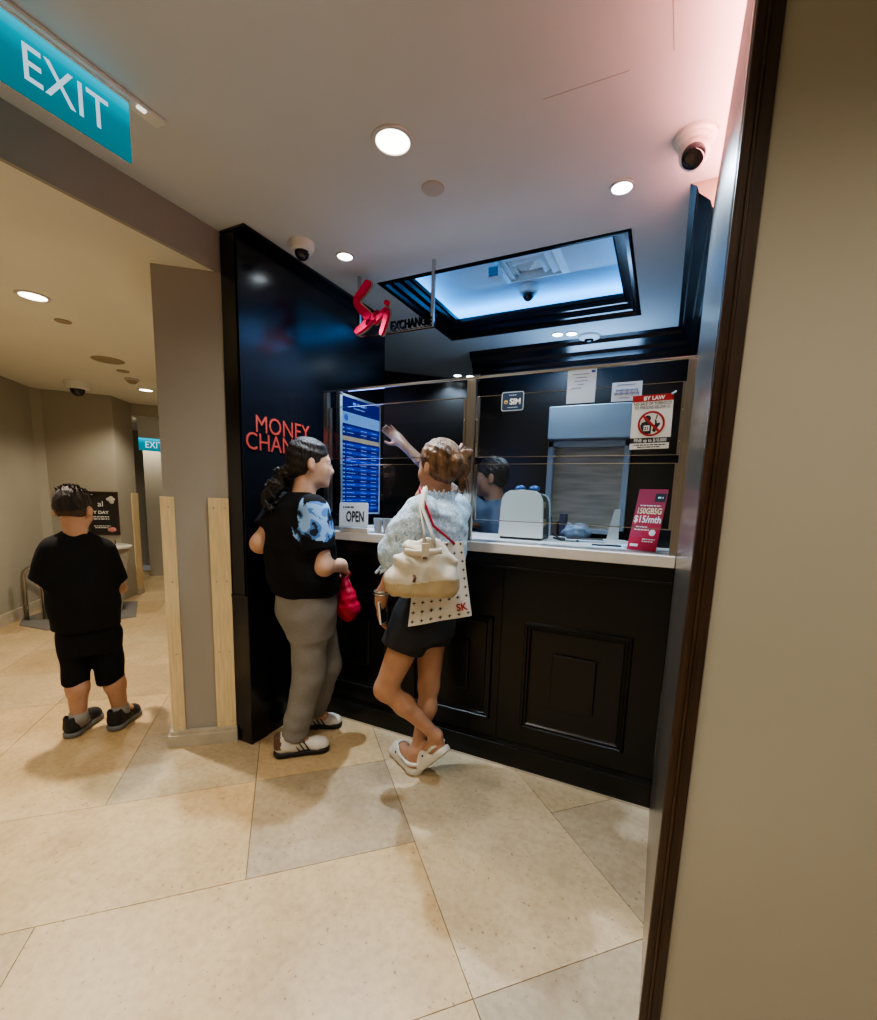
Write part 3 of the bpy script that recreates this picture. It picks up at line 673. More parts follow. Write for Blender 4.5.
# ---- glass screen
GY = 2.075
o = thing('glass_screen', 'clear glass security screen in a steel frame standing on the worktop', 'glass screen', (-.9, GY, WT))
b = MB(); b.box((-1.765, GY-.010, 1.907), (.068, GY+.010, 1.919), .002); b.build('top_rail', M['chrome'], o)
for x0, x1 in ((-1.765, -1.735), (-.888, -.842), (.040, .070)):
    b = MB(); b.box((x0, GY-.014, WT), (x1, GY+.014, 1.906), .002); b.build('post', M['steel'], o)
for x0, x1 in ((-1.722, -.900), (-.828, .033)):
    for z0, z1 in ((1.545, 1.826), (1.245, 1.512)):
        b = MB(); b.box((x0, GY-.004, z0), (x1, GY+.004, z1)); pn = b.build('glass_pane', M['glass'], o)
        b = MB(); b.box((x0, GY-.0048, z0-.0015), (x1, GY+.0048, z0+.0015)); b.box((x0, GY-.0048, z1-.0015), (x1, GY+.0048, z1+.0015)); b.build('polished_edge', M['chrome'], pn)
        for xa in (x0-.008, x1-.004):
            b = MB(); b.box((xa, GY-.008, z0), (xa+.012, GY+.008, z1), .001); b.build('side_channel', M['steel'], pn)
    for x in (x0-.004, x1+.004):
        for z in (1.60, 1.72):
            b = MB(Matrix.Translation((x, GY-.008, z)) @ Matrix.Rotation(PI/2, 4, 'X')); b.lathe([(.001, 0), (.005, 0), (.004, .004), (.001, .005)], 10); b.build('stud', M['chrome'], o)

# ---- notices stuck to the glass
def dashes(b, x0, x1, y, h, seed, z=.0006, gap=.35):
    r = random.Random(seed); x = x0
    while x < x1:
        w_ = r.uniform(1.0, 4.0)*h; e = min(x1, x+w_); b.box((x, y, 0), (e, y+h, z)); x = e+h*gap*2
fx = frame((-.419, GY-.0046, 1.768), (1, 0, .0), (0, 0, 1))
o = thing('notice', 'tall printed paper sheet hung from the top rail of the glass', 'notice', (-.419, GY-.0046, 1.768))
b = MB(fx); b.box((0, 0, 0), (.119, .138, .0008)); b.build('sheet', M['paper'], o)
b = MB(fx @ Matrix.Translation((0, 0, .0008)))
for i, (a, c) in enumerate([(.02, .09), (.035, .08), (.03, .085), (.045, .07), (.02, .06)]): dashes(b, a, c, .118-i*.014, .0025, i)
b.box((.098, .122, 0), (.114, .132, .0004)); b.build('print_lines', M['ink_blue'], o)
fx = frame((-.234, GY-.0046, 1.765), (1, 0, .0), (0, 0, 1))
o = thing('notice', 'small white card with blue handwriting behind the tobacco warning sign', 'notice', (-.234, GY-.0046, 1.765))
b = MB(fx); b.box((0, 0, 0), (.116, .076, .0008)); b.build('sheet', M['paper'], o)
b = MB(fx)
for y, a0, a1, h in ((.030, .01, .106, .009), (.044, .016, .10, .007)):
    pts = [(a0+(a1-a0)*k/40, y+h*math.sin(k*1.9)*(.5+.5*math.sin(k*.7)), .0012) for k in range(41)]; b.tube(pts, .0011, 5)
dashes(b, .02, .09, .064, .0025, 5, z=.0012); dashes(b, .03, .07, .012, .0025, 8, z=.0012); b.build('handwriting', M['ink_blue'], o)
fx = frame((-.715, GY-.0046, 1.752), (1, 0, .0), (0, 0, 1))
o = thing('sticker', 'navy eSIM sticker with white border on the glass', 'sticker', (-.715, GY-.0046, 1.752))
b = MB(fx)
def rr(x0, y0, x1, y1, r, n=4):
    P = []
    for cx_, cy_, a in ((x1-r, y0+r, -90), (x1-r, y1-r, 0), (x0+r, y1-r, 90), (x0+r, y0+r, 180)):
        for k in range(n+1): t = math.radians(a+90*k/n); P.append((cx_+r*math.cos(t), cy_+r*math.sin(t)))
    return P
b.prism(rr(0, 0, .106, .085, .010), 0, .0006); b.build('border', M['alu'], o)
b = MB(fx); b.prism(rr(.004, .004, .102, .081, .008), .0006, .0009); b.build('face', M['navy'], o)
b = MB(fx @ Matrix.Translation((.022, .040, .0009))); b.lathe([(.001, 0), (.009, 0), (.009, .0004), (.001, .0004)], 16); b.build('gold_dot', M['gold'], o)
text('letters', 'SIM', fx @ Matrix.Translation((.066, .029, .001)), .036, M['sign_white'], o, ext=.0002, bold=.0012)
text('letters', 'e', fx @ Matrix.Translation((.022, .034, .0014)), .018, M['navy'], o, ext=.0002, bold=.0006)
b = MB(fx @ Matrix.Translation((0, 0, .0009))); dashes(b, .036, .072, .068, .003, 3, z=.0003); dashes(b, .03, .078, .014, .003, 4, z=.0003); b.build('small_lines', M['paper'], o)
# tobacco warning
fx = frame((-.146, GY-.0062, 1.568), (1, 0, .018), (-.02, 0, 1))
o = thing('warning_sign', 'white and red tobacco age warning sign on the right glass pane', 'sign', (-.146, GY-.0062, 1.568))
W_, H_ = .150, .214
b = MB(fx); b.box((0, .045, 0), (W_, H_, .0016)); b.box((0, 0, 0), (W_-.004, .024, .0016)); b.build('board', M['sign_white'], o)
b = MB(fx); b.box((0, H_-.026, .0016), (W_, H_, .002)); b.build('red_header', M['red'], o)
b = MB(fx); b.box((.004, .0245, 0), (W_-.002, .0445, .0016)); b.build('black_band', M['ink'], o)
b = MB(fx); b.tube([(W_-.008, H_-.004, .003), (W_+.008, H_+.006, .003)], .004, 6); b.build('tape', M['paper'], o)
text('letters', 'BY LAW', fx @ Matrix.Translation((W_*.53, H_-.0205, .002)), .021, M['white_ink'], o, ext=.0002, bold=.0006)
text('letters', 'NO SALE OF TOBACCO', fx @ Matrix.Translation((W_/2, H_-.040, .0016)), .0165, M['ink'], o, ext=.0003, sx=.78, bold=.0002)
text('letters', 'TO PERSONS BELOW 21', fx @ Matrix.Translation((W_/2, H_-.055, .0016)), .0165, M['ink'], o, ext=.0003, sx=.74, bold=.0002)
text('letters', 'FINE up to $10,000', fx @ Matrix.Translation((W_/2, .0285, .0016)), .0185, M['white_ink'], o, ext=.0003, sx=.82, bold=.0003)
b = MB(fx @ Matrix.Translation((0, 0, .0016))); dashes(b, .015, .135, .0145, .004, 21, z=.0004); dashes(b, .03, .115, .006, .004, 22, z=.0004); b.build('small_lines', M['ink'], o)
PC = (W_*.5, .100); Pm = fx @ Matrix.Translation((PC[0], PC[1], .0016))
pg = MB(Pm); pg.m = Pm @ Matrix.Translation((0, 0, .0001))
def dsk(b, x, y, r, n=18, ry=None): b.prism([(x+r*math.cos(2*PI*k/n), y+(ry or r)*math.sin(2*PI*k/n)) for k in range(n)], 0, .0005)
dsk(pg, -.014, .021, .0125); pg.prism([(-.040, -.006), (-.034, .006), (-.018, .010), (-.004, .006), (.002, -.006), (.001, -.040), (-.022, -.040), (-.036, -.020)], 0, .0005)
pg.prism([(.006, -.030), (.016, -.034), (.024, -.016), (.034, -.002), (.030, .004), (.022, .0), (.018, .016), (.013, .016), (.014, -.002), (.008, -.012)], 0, .0005)
pg.prism([(.015, .018), (.019, .018), (.023, .034), (.019, .034)], 0, .0005); pg.build('pictogram', M['ink'], o)
pb = MB(Pm); pb.box((-.027, -.028, .0006), (-.005, -.006, .0009)); pb.build('number_box', M['sign_white'], o)
text('letters', '21', Pm @ Matrix.Translation((-.016, -.0235, .001)), .018, M['ink'], o, ext=.0002, bold=.0006)
rb = MB(Pm); N = 40
for k in range(N):
    a, c = 2*PI*k/N, 2*PI*(k+1)/N
    rb.add([(r_*math.cos(t), r_*math.sin(t), z) for z in (.0009, .0012) for r_, t in ((.042, a), (.050, a), (.050, c), (.042, c))], [(3, 2, 1, 0), (4, 5, 6, 7)])
v = Vector((.7, -.714)); n_ = Vector((.714, .7))*.0045
P = [v*-.045+n_, v*-.045-n_, v*.045-n_, v*.045+n_]; rb.prism([tuple(p) for p in P], .0010, .0013); rb.build('prohibition_ring', M['red'], o)

# ---- exchange rate screen
sx = -1.71; fx = frame((sx, 2.14, 1.225), (0, 1, 0), (0, 0, 1)); SW, SH = .41, .70
o = thing('rate_screen', 'tall blue exchange rate display behind the left glass pane', 'display screen', (sx, 2.35, 1.2))
b = MB(fx); b.box((0, 0, -.03), (SW, SH, 0), .004); b.build('housing', M['plastic_black'], o)
b = MB(fx)
for q in ((0, 0, .016, SH), (SW-.010, 0, SW, SH), (0, SH-.014, SW, SH), (0, 0, SW, .010)): b.box((q[0], q[1], 0), (q[2], q[3], .005))
b.build('bezel', M['screen_frame'], o)
b = MB(fx); b.box((.016, .010, 0), (SW-.010, SH-.014, .001)); b.build('display', M['scr_deep'], o)
rows = MB(fx); rows.box((.016, SH-.165, .001), (SW-.010, SH-.098, .0014)); rows.build('header_band', M['scr_pale'], o)
b = MB(fx); b.box((.016, SH-.262, .001), (SW-.010, SH-.236, .0014)); b.build('highlight_row', M['scr_grey'], o)
b = MB(fx); tx = MB(fx); y = SH-.19; i = 0
while y > .03:
    if not (SH-.275 < y < SH-.235):
        if i % 2 == 0: b.box((.05, y-.010, .001), (SW-.012, y+.010, .0013))
        dashes(tx, .025, .045, y-.006, .010, 100+i, z=.0016); dashes(tx, .06, .06+.05+.02*(i % 3), y-.003, .005, 200+i, z=.0016); dashes(tx, .20, .26, y-.003, .005, 300+i, z=.0016); dashes(tx, .31, .37, y-.003, .005, 400+i, z=.0016)
    y -= .0235; i += 1
b.build('rate_rows', M['scr_blue'], o); dashes(tx, .12, .26, SH-.05, .016, 7, z=.0016); dashes(tx, .13, .24, SH-.072, .008, 8, z=.0016)
dashes(tx, .29, .38, SH-.142, .005, 9, z=.0018); tx.build('rate_figures', M['scr_text'], o)
b = MB(fx @ Matrix.Translation((.055, SH-.13, .0015))); b.lathe([(.001, 0), (.02, 0), (.02, .0004), (.001, .0004)], 16); b.build('header_emblem', M['ink_blue'], o)
b = MB(); b.box((sx-.10, 2.20, WT), (sx+.04, 2.50, WT+.012), .003); b.box((sx-.03, 2.32, WT+.01), (sx-.012, 2.38, 1.24)); b.build('stand', M['white'], o)
M['card_cool'] = mat('cool_card', (.66, .73, .80), .6)
# ---- OPEN sign and little things beside it
fx = frame((-1.642, 2.050, 1.162), (1, 0, .02), (0, .06, 1))
o = thing('open_sign', 'white card sign reading OPEN on the worktop below the blue screen', 'sign', (-1.55, 2.06, WT))
b = MB(fx); b.prism(rr(0, 0, .196, .140, .010), 0, .004); b.build('card', M['paper'], o)
b = MB(fx); b.prism(rr(.007, .007, .189, .133, .008), .004, .0043); b.build('card_inset', M['card_cool'], o)
text('letters', 'OPEN', fx @ Matrix.Translation((.110, .034, .0044)), .082, M['ink'], o, ext=.0003, sx=.58, bold=.002)
b = MB(fx @ Matrix.Translation((0, 0, .0043))); dashes(b, .025, .10, .110, .008, 31, z=.0004); b.build('small_lines', M['ink'], o)
b = MB(); b.box((-1.62, 2.0495, WT), (-1.45, 2.061, WT+.024), .002); b.build('foot', M['offwhite'], o)
def cup(label, x, y, grp=None):
    b = MB(Matrix.Translation((x, y, WT))); b.lathe([(.020, 0), (.026, .082), (.024, .082), (.018, .004)], 20, closed=False); b.lathe([(.001, .002), (.0195, .002)], 20, closed=False)
    return tag(b.build('paper_cup', M['offwhite'], smooth=True), label, 'cup', grp)
cup('white cup right beside the OPEN sign on the worktop', -1.44, 2.14); cup('white cup on the worktop, nearer the black dispenser', -1.385, 2.15)
o = thing('hand_pump', 'small dark pump bottle standing on the worktop beside white cups', 'bottle', (-1.325, 2.13, WT))
b = MB(Matrix.Translation((-1.325, 2.13, WT))); b.lathe([(.001, 0), (.024, 0), (.026, .01), (.026, .055), (.010, .068), (.010, .078), (.001, .078)], 20); b.build('bottle', M['plastic_black'], o, auto=40)
b = MB(); b.tube([(-1.325, 2.13, WT+.078), (-1.325, 2.13, WT+.10), (-1.295, 2.12, WT+.10)], .005); b.build('pump', M['chrome'], o)

# ---- note counting machine
MX = frame((-.664, 2.335, WT), (1, .03, 0), (0, 0, 1))   # x along its face, y up, z to the front
o = thing('cash_counter', 'white banknote counting machine with rounded top on the worktop', 'cash counter', (-.664, 2.38, WT))
def shell(w0, w1, h, n=8):
    P = [(-w0, .012), (w0, .012)]
    for k in range(n+1):
        t = k/n; a = t*PI; P.append((math.copysign(abs(math.cos(a))**.55, math.cos(a))*w1, h*.62+(h*.38)*math.sin(a)**.7))
    return P
b = MB(MX); b.prism(shell(.118, .112, .262), -.005, .018); 
b.build('front_cover', M['offwhite'], o, auto=35)
b = MB(MX); b.prism(shell(.110, .105, .250), -.190, -.006); b.build('body', M['plastic_black'], o, auto=35)
b = MB(MX); b.prism(shell(.118, .112, .250), -.210, -.191); b.build('rear_cover', M['alu'], o, auto=35)
for x in (-.03, .045):
    b = MB(MX); b.sphere((x, .268, -.06), (.030, .018, .022), 16, 8); b.build('blue_knob', mat('blue_rubber', (.03, .10, .30), .4), o, smooth=True)
b = MB(MX); b.box((.100, .07, -.10), (.112, .11, -.03), .003); b.box((.096, .17, -.09), (.108, .20, -.03), .003); b.build('note_guide', M['gold_edge'], o)
b = MB(MX); b.box((-.11, 0, -.20), (.11, .014, .016), .003); b.build('base', M['plastic_black'], o)
for i, pts in enumerate([[(-.52, 2.48, WT+.01), (-.47, 2.42, WT+.006), (-.42, 2.46, WT+.006), (-.38, 2.42, WT+.006)], [(-.53, 2.5, WT+.03), (-.49, 2.46, WT+.012), (-.45, 2.5, WT+.007), (-.40, 2.50, WT+.007)]]):
    b = MB(); b.tube(pts, .005, 8); tag(b.build('power_cable', M['cable'], smooth=True), ['black cable lying on the worktop, nearer the glass', 'black cable coming from behind the cash machine'][i], 'cable')
o = thing('tablet', 'thin black tablet lying on the worktop beside the cash machine', 'tablet', (-.36, 2.50, WT))
tm = frame((-.36, 2.50, WT), (.98, .2, 0), (-.2, .98, 0)); b = MB(tm); b.box((-.10, -.07, 0), (.10, .07, .012), .004); b.build('case', M['alu'], o)
b = MB(tm); b.box((-.094, -.064, .012), (.094, .064, .0135)); b.build('screen', M['smoke'], o)
for i, (x, y, a) in enumerate([(-.22, 2.28, .2), (-.11, 2.40, -.3)]):
    b = MB(frame((x, y, WT+.0002), (math.cos(a), math.sin(a), 0), (-math.sin(a), math.cos(a), 0))); b.box((-.07, -.05, 0), (.07, .05, .0012)); tag(b.build('loose_paper', M['paper']), ['loose white paper on the worktop in front of the tablet', 'loose white paper behind the red price card'][i], 'paper')
b = MB(); b.tube([(-.29, 2.26, WT+.0055), (-.16, 2.29, WT+.0055)], .0042, 8); tag(b.build('pen', M['plastic_black']), 'black pen lying on paper on the worktop', 'pen')
# ---- crimson price card
fx = frame((-.130, 2.20, WT+.003), (.93, -.37, 0), (-.05, .33, 1)); o = thing('price_card', 'crimson 150GB5G price card leaning on the worktop', 'sign', (-.06, 2.2, WT))
b = MB(fx); b.box((0, 0, -.003), (.128, .282, 0)); b.build('board', M['crimson'], o)
b = MB(fx); b.box((0, .168, 0), (.128, .282, .0004)); b.box((0, .06, 0), (.05, .12, .0003)); b.build('pink_patch', M['pink_card'], o)
b = MB(fx); b.box((.078, .224, .0004), (.124, .262, .0008)); b.build('dark_box', M['ink'], o)
b = MB(fx); dashes(b, .09, .113, .239, .008, 4, z=.0011)
b.build('box_text', M['white_ink'], o)
text('letters', '150GB5G', fx @ Matrix.Translation((.064, .168, .0006)), .038, M['cream_ink'], o, ext=.0004, sx=.72, bold=.0010)
text('letters', '$15/mth', fx @ Matrix.Translation((.064, .128, .0006)), .044, M['white_ink'], o, ext=.0004, sx=.80, bold=.0010)
b = MB(fx); dashes(b, .02, .11, .203, .005, 51, z=.0008); dashes(b, .02, .07, .105, .004, 52, z=.0006); dashes(b, .015, .08, .092, .004, 53, z=.0006); dashes(b, .06, .115, .050, .004, 54, z=.0006); dashes(b, .06, .11, .040, .004, 55, z=.0006)
b.build('small_lines', M['white_ink'], o)
b = MB(fx); b.box((.010, .016, 0), (.046, .028, .0008)); b.build('white_block', M['white_ink'], o)
b = MB(fx @ Matrix.Translation((.097, .083, 0))); b.lathe([(.001, 0), (.014, 0), (.014, .001), (.001, .001)], 20); b.build('white_badge', M['white_ink'], o)
b = MB(fx); b.add([(.045, .15, -.004), (.085, .15, -.004), (.085, .0, -.09), (.045, .0, -.09)], [(0, 1, 2, 3)]); b.build('strut', M['ink'], o)
b = MB(); b.box((-.03, 2.42, WT), (.05, 2.52, WT+.085), .004); tag(b.build('black_box', M['plastic_black']), 'small black box on the worktop behind the red price card', 'box')

# ---- shuttered window in the back wall
WY = 3.70; x0, x1 = -.86, -.25
o = thing('shutter_window', 'white framed window with a roller shutter box on booth back wall', 'window', (-.55, WY, 1.10))
b = MB(); b.box((x0+.01, WY-.12, 1.815), (x1, WY+.055, 2.06), .006); b.build('shutter_box', M['alu'], o)
b = MB()
for q in ((x0, 1.10, x0+.045, 1.81), (x1-.045, 1.10, x1, 1.81), (x0, 1.765, x1, 1.81), (x0, 1.10, x1, 1.135)): b.box((q[0], WY-.03, q[1]), (q[2], WY+.05, q[3]), .003)
b.build('frame', M['alu'], o)
b = MB(); b.box((x0+.045, WY+.005, 1.135), (x1-.045, WY+.010, 1.765)); b.build('pane', M['pane_dim'], o)
b = MB(); b.box((x0+.045, WY+.045, 1.135), (x1-.045, WY+.052, 1.765)); b.build('blind', mat('roller_blind', (.85, .76, .66), .6, noise=.25, nscale=3, stretch=(1, 1, 9)), o)
# back ledge and what stands on it
b = MB(); b.box((-1.40, 3.30, 1.02), (.08, 3.655, 1.06), .003); b.box((-1.38, 3.34, 0), (.07, 3.655, 1.02)); tag(b.build('back_cabinet', M['plastic_black']), 'low black cabinet against the booth back wall', 'cabinet')
o = thing('card_stand', 'white plastic stand foot on the ledge below the window', 'stand', (-.30, 3.40, 1.06))
b = MB(); b.prism([(-.40, 3.34), (-.20, 3.34), (-.22, 3.44), (-.37, 3.44)], 1.0602, 1.085); b.build('foot', M['white'], o)
b = MB(); b.add([(-.34, 3.38, 1.085), (-.26, 3.38, 1.085), (-.26, 3.41, 1.085), (-.34, 3.41, 1.085), (-.30, 3.385, 1.30), (-.26, 3.385, 1.30), (-.26, 3.40, 1.30), (-.30, 3.40, 1.30)], [(0, 1, 5, 4), (1, 2, 6, 5), (2, 3, 7, 6), (3, 0, 4, 7), (4, 5, 6, 7)]); b.build('upright', M['white'], o)
bag = SDF((-.75, 3.30, 1.05), (-.40, 3.60, 1.40), .006)  # solid lump added in place of a pale blue reflection in the pane
bag.ell((-.56, 3.45, 1.11), (.11, .07, .055), .03); bag.ell((-.53, 3.45, 1.15), (.05, .05, .035), .04); bag.cone((-.60, 3.46, 1.13), (-.62, 3.46, 1.17), .04, .018, .03)
bag.plane((0, 0, 1.0605), (0, 0, -1)); bag.warp(lambda X, Y, Z: .005*np.sin(X*43+Z*61+2*np.sin(Y*50))*np.sin(Z*37-X*52+Y*45))
tag(bag.build('pane_reflection', mat('pale_blue_reflection', (.26, .34, .44), .45)), 'pale blue lump on the ledge standing in for a reflection in the window pane', 'bag')
for i in range(4):
    x = -.82+.06*i; hh = (.16, .13, .19, .12)[i]
    b = MB(); b.box((x, 3.50, 1.0602), (x+.045, 3.60, 1.06+hh), .003)
    if i == 3: continue
    tag(b.build('ledger', mat('ledger_cover', [(.10, .10, .12), (.16, .12, .10), (.08, .09, .13), (.14, .14, .13)][i], .6)), ['dark grey ledger standing on the ledge, nearest the booth wall', 'brown ledger standing in the middle of three ledgers', 'tall navy ledger standing beside the pale blue reflection lump'][i], 'ledger', 'ledgers on the ledge')

# ================================================================== corridor furnishings
wr = Vector((.42, .48, 0)).normalized(); wn = Vector((wr.y, -wr.x, 0)); w0 = Vector((-6.14, 2.61, 0))
fx = frame(w0+wr*.34+wn*.004+Vector((0, 0, .79)), wr, (0, 0, 1))
o = thing('framed_poster', 'dark framed poster with white lettering on the corridor back wall', 'poster', tuple(w0+wr*.5+wn*.01+Vector((0, 0, .79))))
b = MB(fx); PW, PH = .30, .50
for q in ((0, 0, .018, PH), (PW-.018, 0, PW, PH), (0, 0, PW, .018), (0, PH-.018, PW, PH)): b.box((q[0], q[1], 0), (q[2], q[3], .016))
b.build('frame', M['wood_black'], o)
b = MB(fx); b.box((.016, .016, 0), (PW-.016, PH-.016, .006)); b.build('print', mat('poster_black', (.018, .015, .013), .35), o)
text('letters', 'al', fx @ Matrix.Translation((.125, .33, .0065)), .09, M['white_ink'], o)
text('letters', 'Y DAY', fx @ Matrix.Translation((.125, .245, .0065)), .05, M['white_ink'], o, bold=.001)
b = MB(fx @ Matrix.Translation((0, 0, .006))); dashes(b, .05, .20, .205, .010, 61); dashes(b, .05, .2, .18, .010, 62); dashes(b, .05, .21, .10, .008, 63); dashes(b, .06, .19, .08, .008, 64); b.build('small_lines', M['white_ink'], o)
b = MB(fx)
for dx, dy in ((0, 0), (.022, .012), (-.02, .014), (.006, .03), (.01, -.02)): b.sphere((.225+dx, .40+dy, .006), (.024, .02, .003), 12, 6)
b.build('pale_flower', M['disc'], o, smooth=True)
b = MB(fx); b.sphere((.22, .06, .006), (.045, .03, .004), 14, 6); b.build('pink_patch', mat('poster_pink', (.55, .22, .20), .5), o, smooth=True)
tc_ = Vector((-5.36, 2.72, 0))
o = thing('side_table', 'small marble topped side table against the corridor wall', 'table', tuple(tc_))
b = MB(Matrix.Translation(tc_)); b.lathe([(.001, .69), (.24, .69), (.255, .70), (.255, .715), (.24, .72), (.001, .72)], 36); b.build('top', M['marble'], o, auto=30)
b = MB(Matrix.Translation(tc_)); b.add([(-.09, -.09, 0), (.09, -.09, 0), (.09, .09, 0), (-.09, .09, 0), (-.19, -.15, .69), (.19, -.15, .69), (.19, .15, .69), (-.19, .15, .69)], [(3, 2, 1, 0), (0, 1, 5, 4), (1, 2, 6, 5), (2, 3, 7, 6), (3, 0, 4, 7)])
b.build('pedestal', mat('pedestal_grey', (.30, .28, .24), .5), o)
b = MB(Matrix.Translation(tc_)); b.tube([(.04+.035*math.cos(t), .05+.035*math.sin(t), .727) for t in [k*PI/8 for k in range(17)]], .006, 8)
b.lathe([(.001, .7205), (.03, .7205), (.036, .75), (.034, .78), (.001, .78)], 20, c=(.06, .05, 0)); tag(b.build('glass_jar', M['pane_dim'], auto=40), 'small glass jar on the marble side table', 'jar')
o = thing('steel_rail', 'bent flat steel rail standing on the dark mat behind the boy', 'rail', (-5.5, 2.2, 0))
ra = Vector((-5.60, 2.10, 0)); rdv = Vector((.47, .88, 0)).normalized()
b = MB(); up = Vector((0, 0, 1)); b.tube([ra+up*.005, ra+up*.44, ra+up*.49+rdv*.012, ra+up*.522+rdv*.045, ra+up*.535+rdv*.09, ra+up*.535+rdv*.5], .034, 10, flat=(.5, 1)); b.build('bent_bar', M['steel'], o, smooth=True)
b = MB(); b.tube([ra+rdv*.15+up*.012, ra+rdv*.15+up*.53], .030, 14); b.build('post', M['steel'], o, smooth=True)
b = MB(Matrix.Translation(ra+rdv*.15)); b.lathe([(.001, 0), (.09, 0), (.088, .012), (.001, .012)], 24); b.build('base_plate', M['chrome'], o, auto=30)
b = MB(); b.prism([(-5.70, 2.10), (-5.45, 1.98), (-5.05, 2.03), (-4.86, 2.72), (-5.52, 3.12), (-5.70, 2.95), (-5.95, 2.55)], .0005, .006); tag(b.build('floor_mat', M['mat_grey']), 'dark grey mat on the corridor floor below the side table', 'mat')

# ================================================================== people
def skin_mat(name, c):
    m = mat(name, c, .48, noise=.08, nscale=18, bump=.05, bscale=120); b = m.node_tree.nodes['Principled BSDF']
    b.inputs['Subsurface Weight'].default_value = .12; b.inputs['Subsurface Radius'].default_value = (.02, .008, .004); b.inputs['Subsurface Scale'].default_value = .4
    return m
def hair_mat(name, c, c2): return mat(name, c, .42, noise=1, nscale=26, col2=c2, bump=.9, bscale=75, stretch=(1.6, 1.6, .35))
M['skin_light'] = skin_mat('skin_light', (.60, .36, .25)); M['skin_tan'] = skin_mat('skin_tan', (.46, .245, .15)); M['skin_teller'] = skin_mat('skin_teller', (.22, .12, .08)); M['skin_boy'] = skin_mat('skin_boy', (.50, .285, .19))
M['lip'] = mat('lips', (.42, .14, .12), .4)
M['hair_black'] = hair_mat('hair_black', (.020, .014, .011), (.005, .004, .004))
M['hair_brown'] = hair_mat('hair_brown', (.27, .15, .075), (.06, .032, .017))
M['hair_dark'] = hair_mat('hair_dark_brown', (.035, .022, .016), (.010, .007, .006)); M['hair_dark'].node_tree.nodes['Principled BSDF'].inputs['Roughness'].default_value = .7
M['eye'] = mat('eye_white', (.75, .72, .70), .2); M['iris'] = mat('iris_dark', (.02, .012, .008), .15)
M['tee_black'] = mat('black_jersey', (.0085, .0085, .0095), .92, spec=.2, bump=.15, bscale=16)
M['tee_print'] = print_mat('blue_flower_print', (.008, .012, .03), (.07, .20, .50), 13, .43, (.26, .45, .76))
M['trousers'] = mat('grey_marl', (.215, .205, .19), .9, noise=.10, nscale=170, bump=.12, bscale=22)
M['blouse'] = print_mat('pale_blue_print', (.40, .50, .59), (.62, .68, .71), 42, .5, (.27, .38, .50))
M['shorts'] = mat('black_twill', (.016, .016, .018), .85, bump=.15, bscale=20)
M['navy_cloth'] = mat('navy_shirt', (.035, .055, .095), .8)
M['shoe_white'] = mat('white_leather', (.66, .63, .58), .45, noise=.05)
M['shoe_brown'] = mat('brown_heel_tab', (.12, .065, .045), .6)
M['sole_black'] = mat('black_rubber', (.012, .012, .013), .55)
M['croc'] = mat('ivory_foam', (.68, .64, .56), .5)
M['shoe_black'] = mat('black_mesh', (.012, .013, .016), .6, bump=.3, bscale=120)
M['sole_grey'] = mat('grey_rubber', (.16, .17, .18), .5)
M['sock'] = mat('grey_sock', (.30, .29, .28), .9)
M['bag_cream'] = mat('cream_leather', (.66, .60, .49), .55, noise=.12, nscale=9, bump=.25, bscale=22)
M['bag_tan'] = mat('tan_leather', (.50, .40, .24), .55, noise=.15, nscale=9, bump=.2, bscale=22)
M['canvas'] = mat('white_canvas', (.74, .71, .66), .8, noise=.05)
M['red_strap'] = mat('red_webbing', (.55, .02, .05), .7)
M['pouch'] = mat('crimson_quilt', (.52, .012, .05), .5, noise=.3, nscale=22, bump=.5, bscale=30)
M['watch'] = mat('silver_metal', (.6, .6, .6), .25, 1.)

def U(v): v = np.array(v, float); return v/np.linalg.norm(v)
class Head:
    def __init__(s, c, yaw, pitch=0., sc=1., roll=0.):
        s.c = np.array(c, float); s.sc = sc; y = math.radians(yaw); p = math.radians(pitch); r = math.radians(roll)
        f = np.array([math.cos(y), math.sin(y), 0]); R = np.array([math.sin(y), -math.cos(y), 0]); u = np.array([0, 0, 1.])
        f, u = f*math.cos(p)-u*math.sin(p), u*math.cos(p)+f*math.sin(p)
        R, u = R*math.cos(r)-u*math.sin(r), u*math.cos(r)+R*math.sin(r)
        s.M = np.stack([R, f, u], 1)
    def P(s, x, y, z): return s.c+s.M @ (np.array([x, y, z])*s.sc)
    def N(s, x, y, z): return s.M @ np.array([x, y, z], float)
    def loc(s, V): return ((V-s.c) @ s.M)/s.sc
    def ell(s, V, c, r, k=.015, sub=False): V.ell(s.P(*c), np.array(r)*s.sc, k, s.M, sub)
    def cone(s, V, a, b, ra, rb, k=.012, sub=False): V.cone(s.P(*a), s.P(*b), ra*s.sc, rb*s.sc, k, sub)
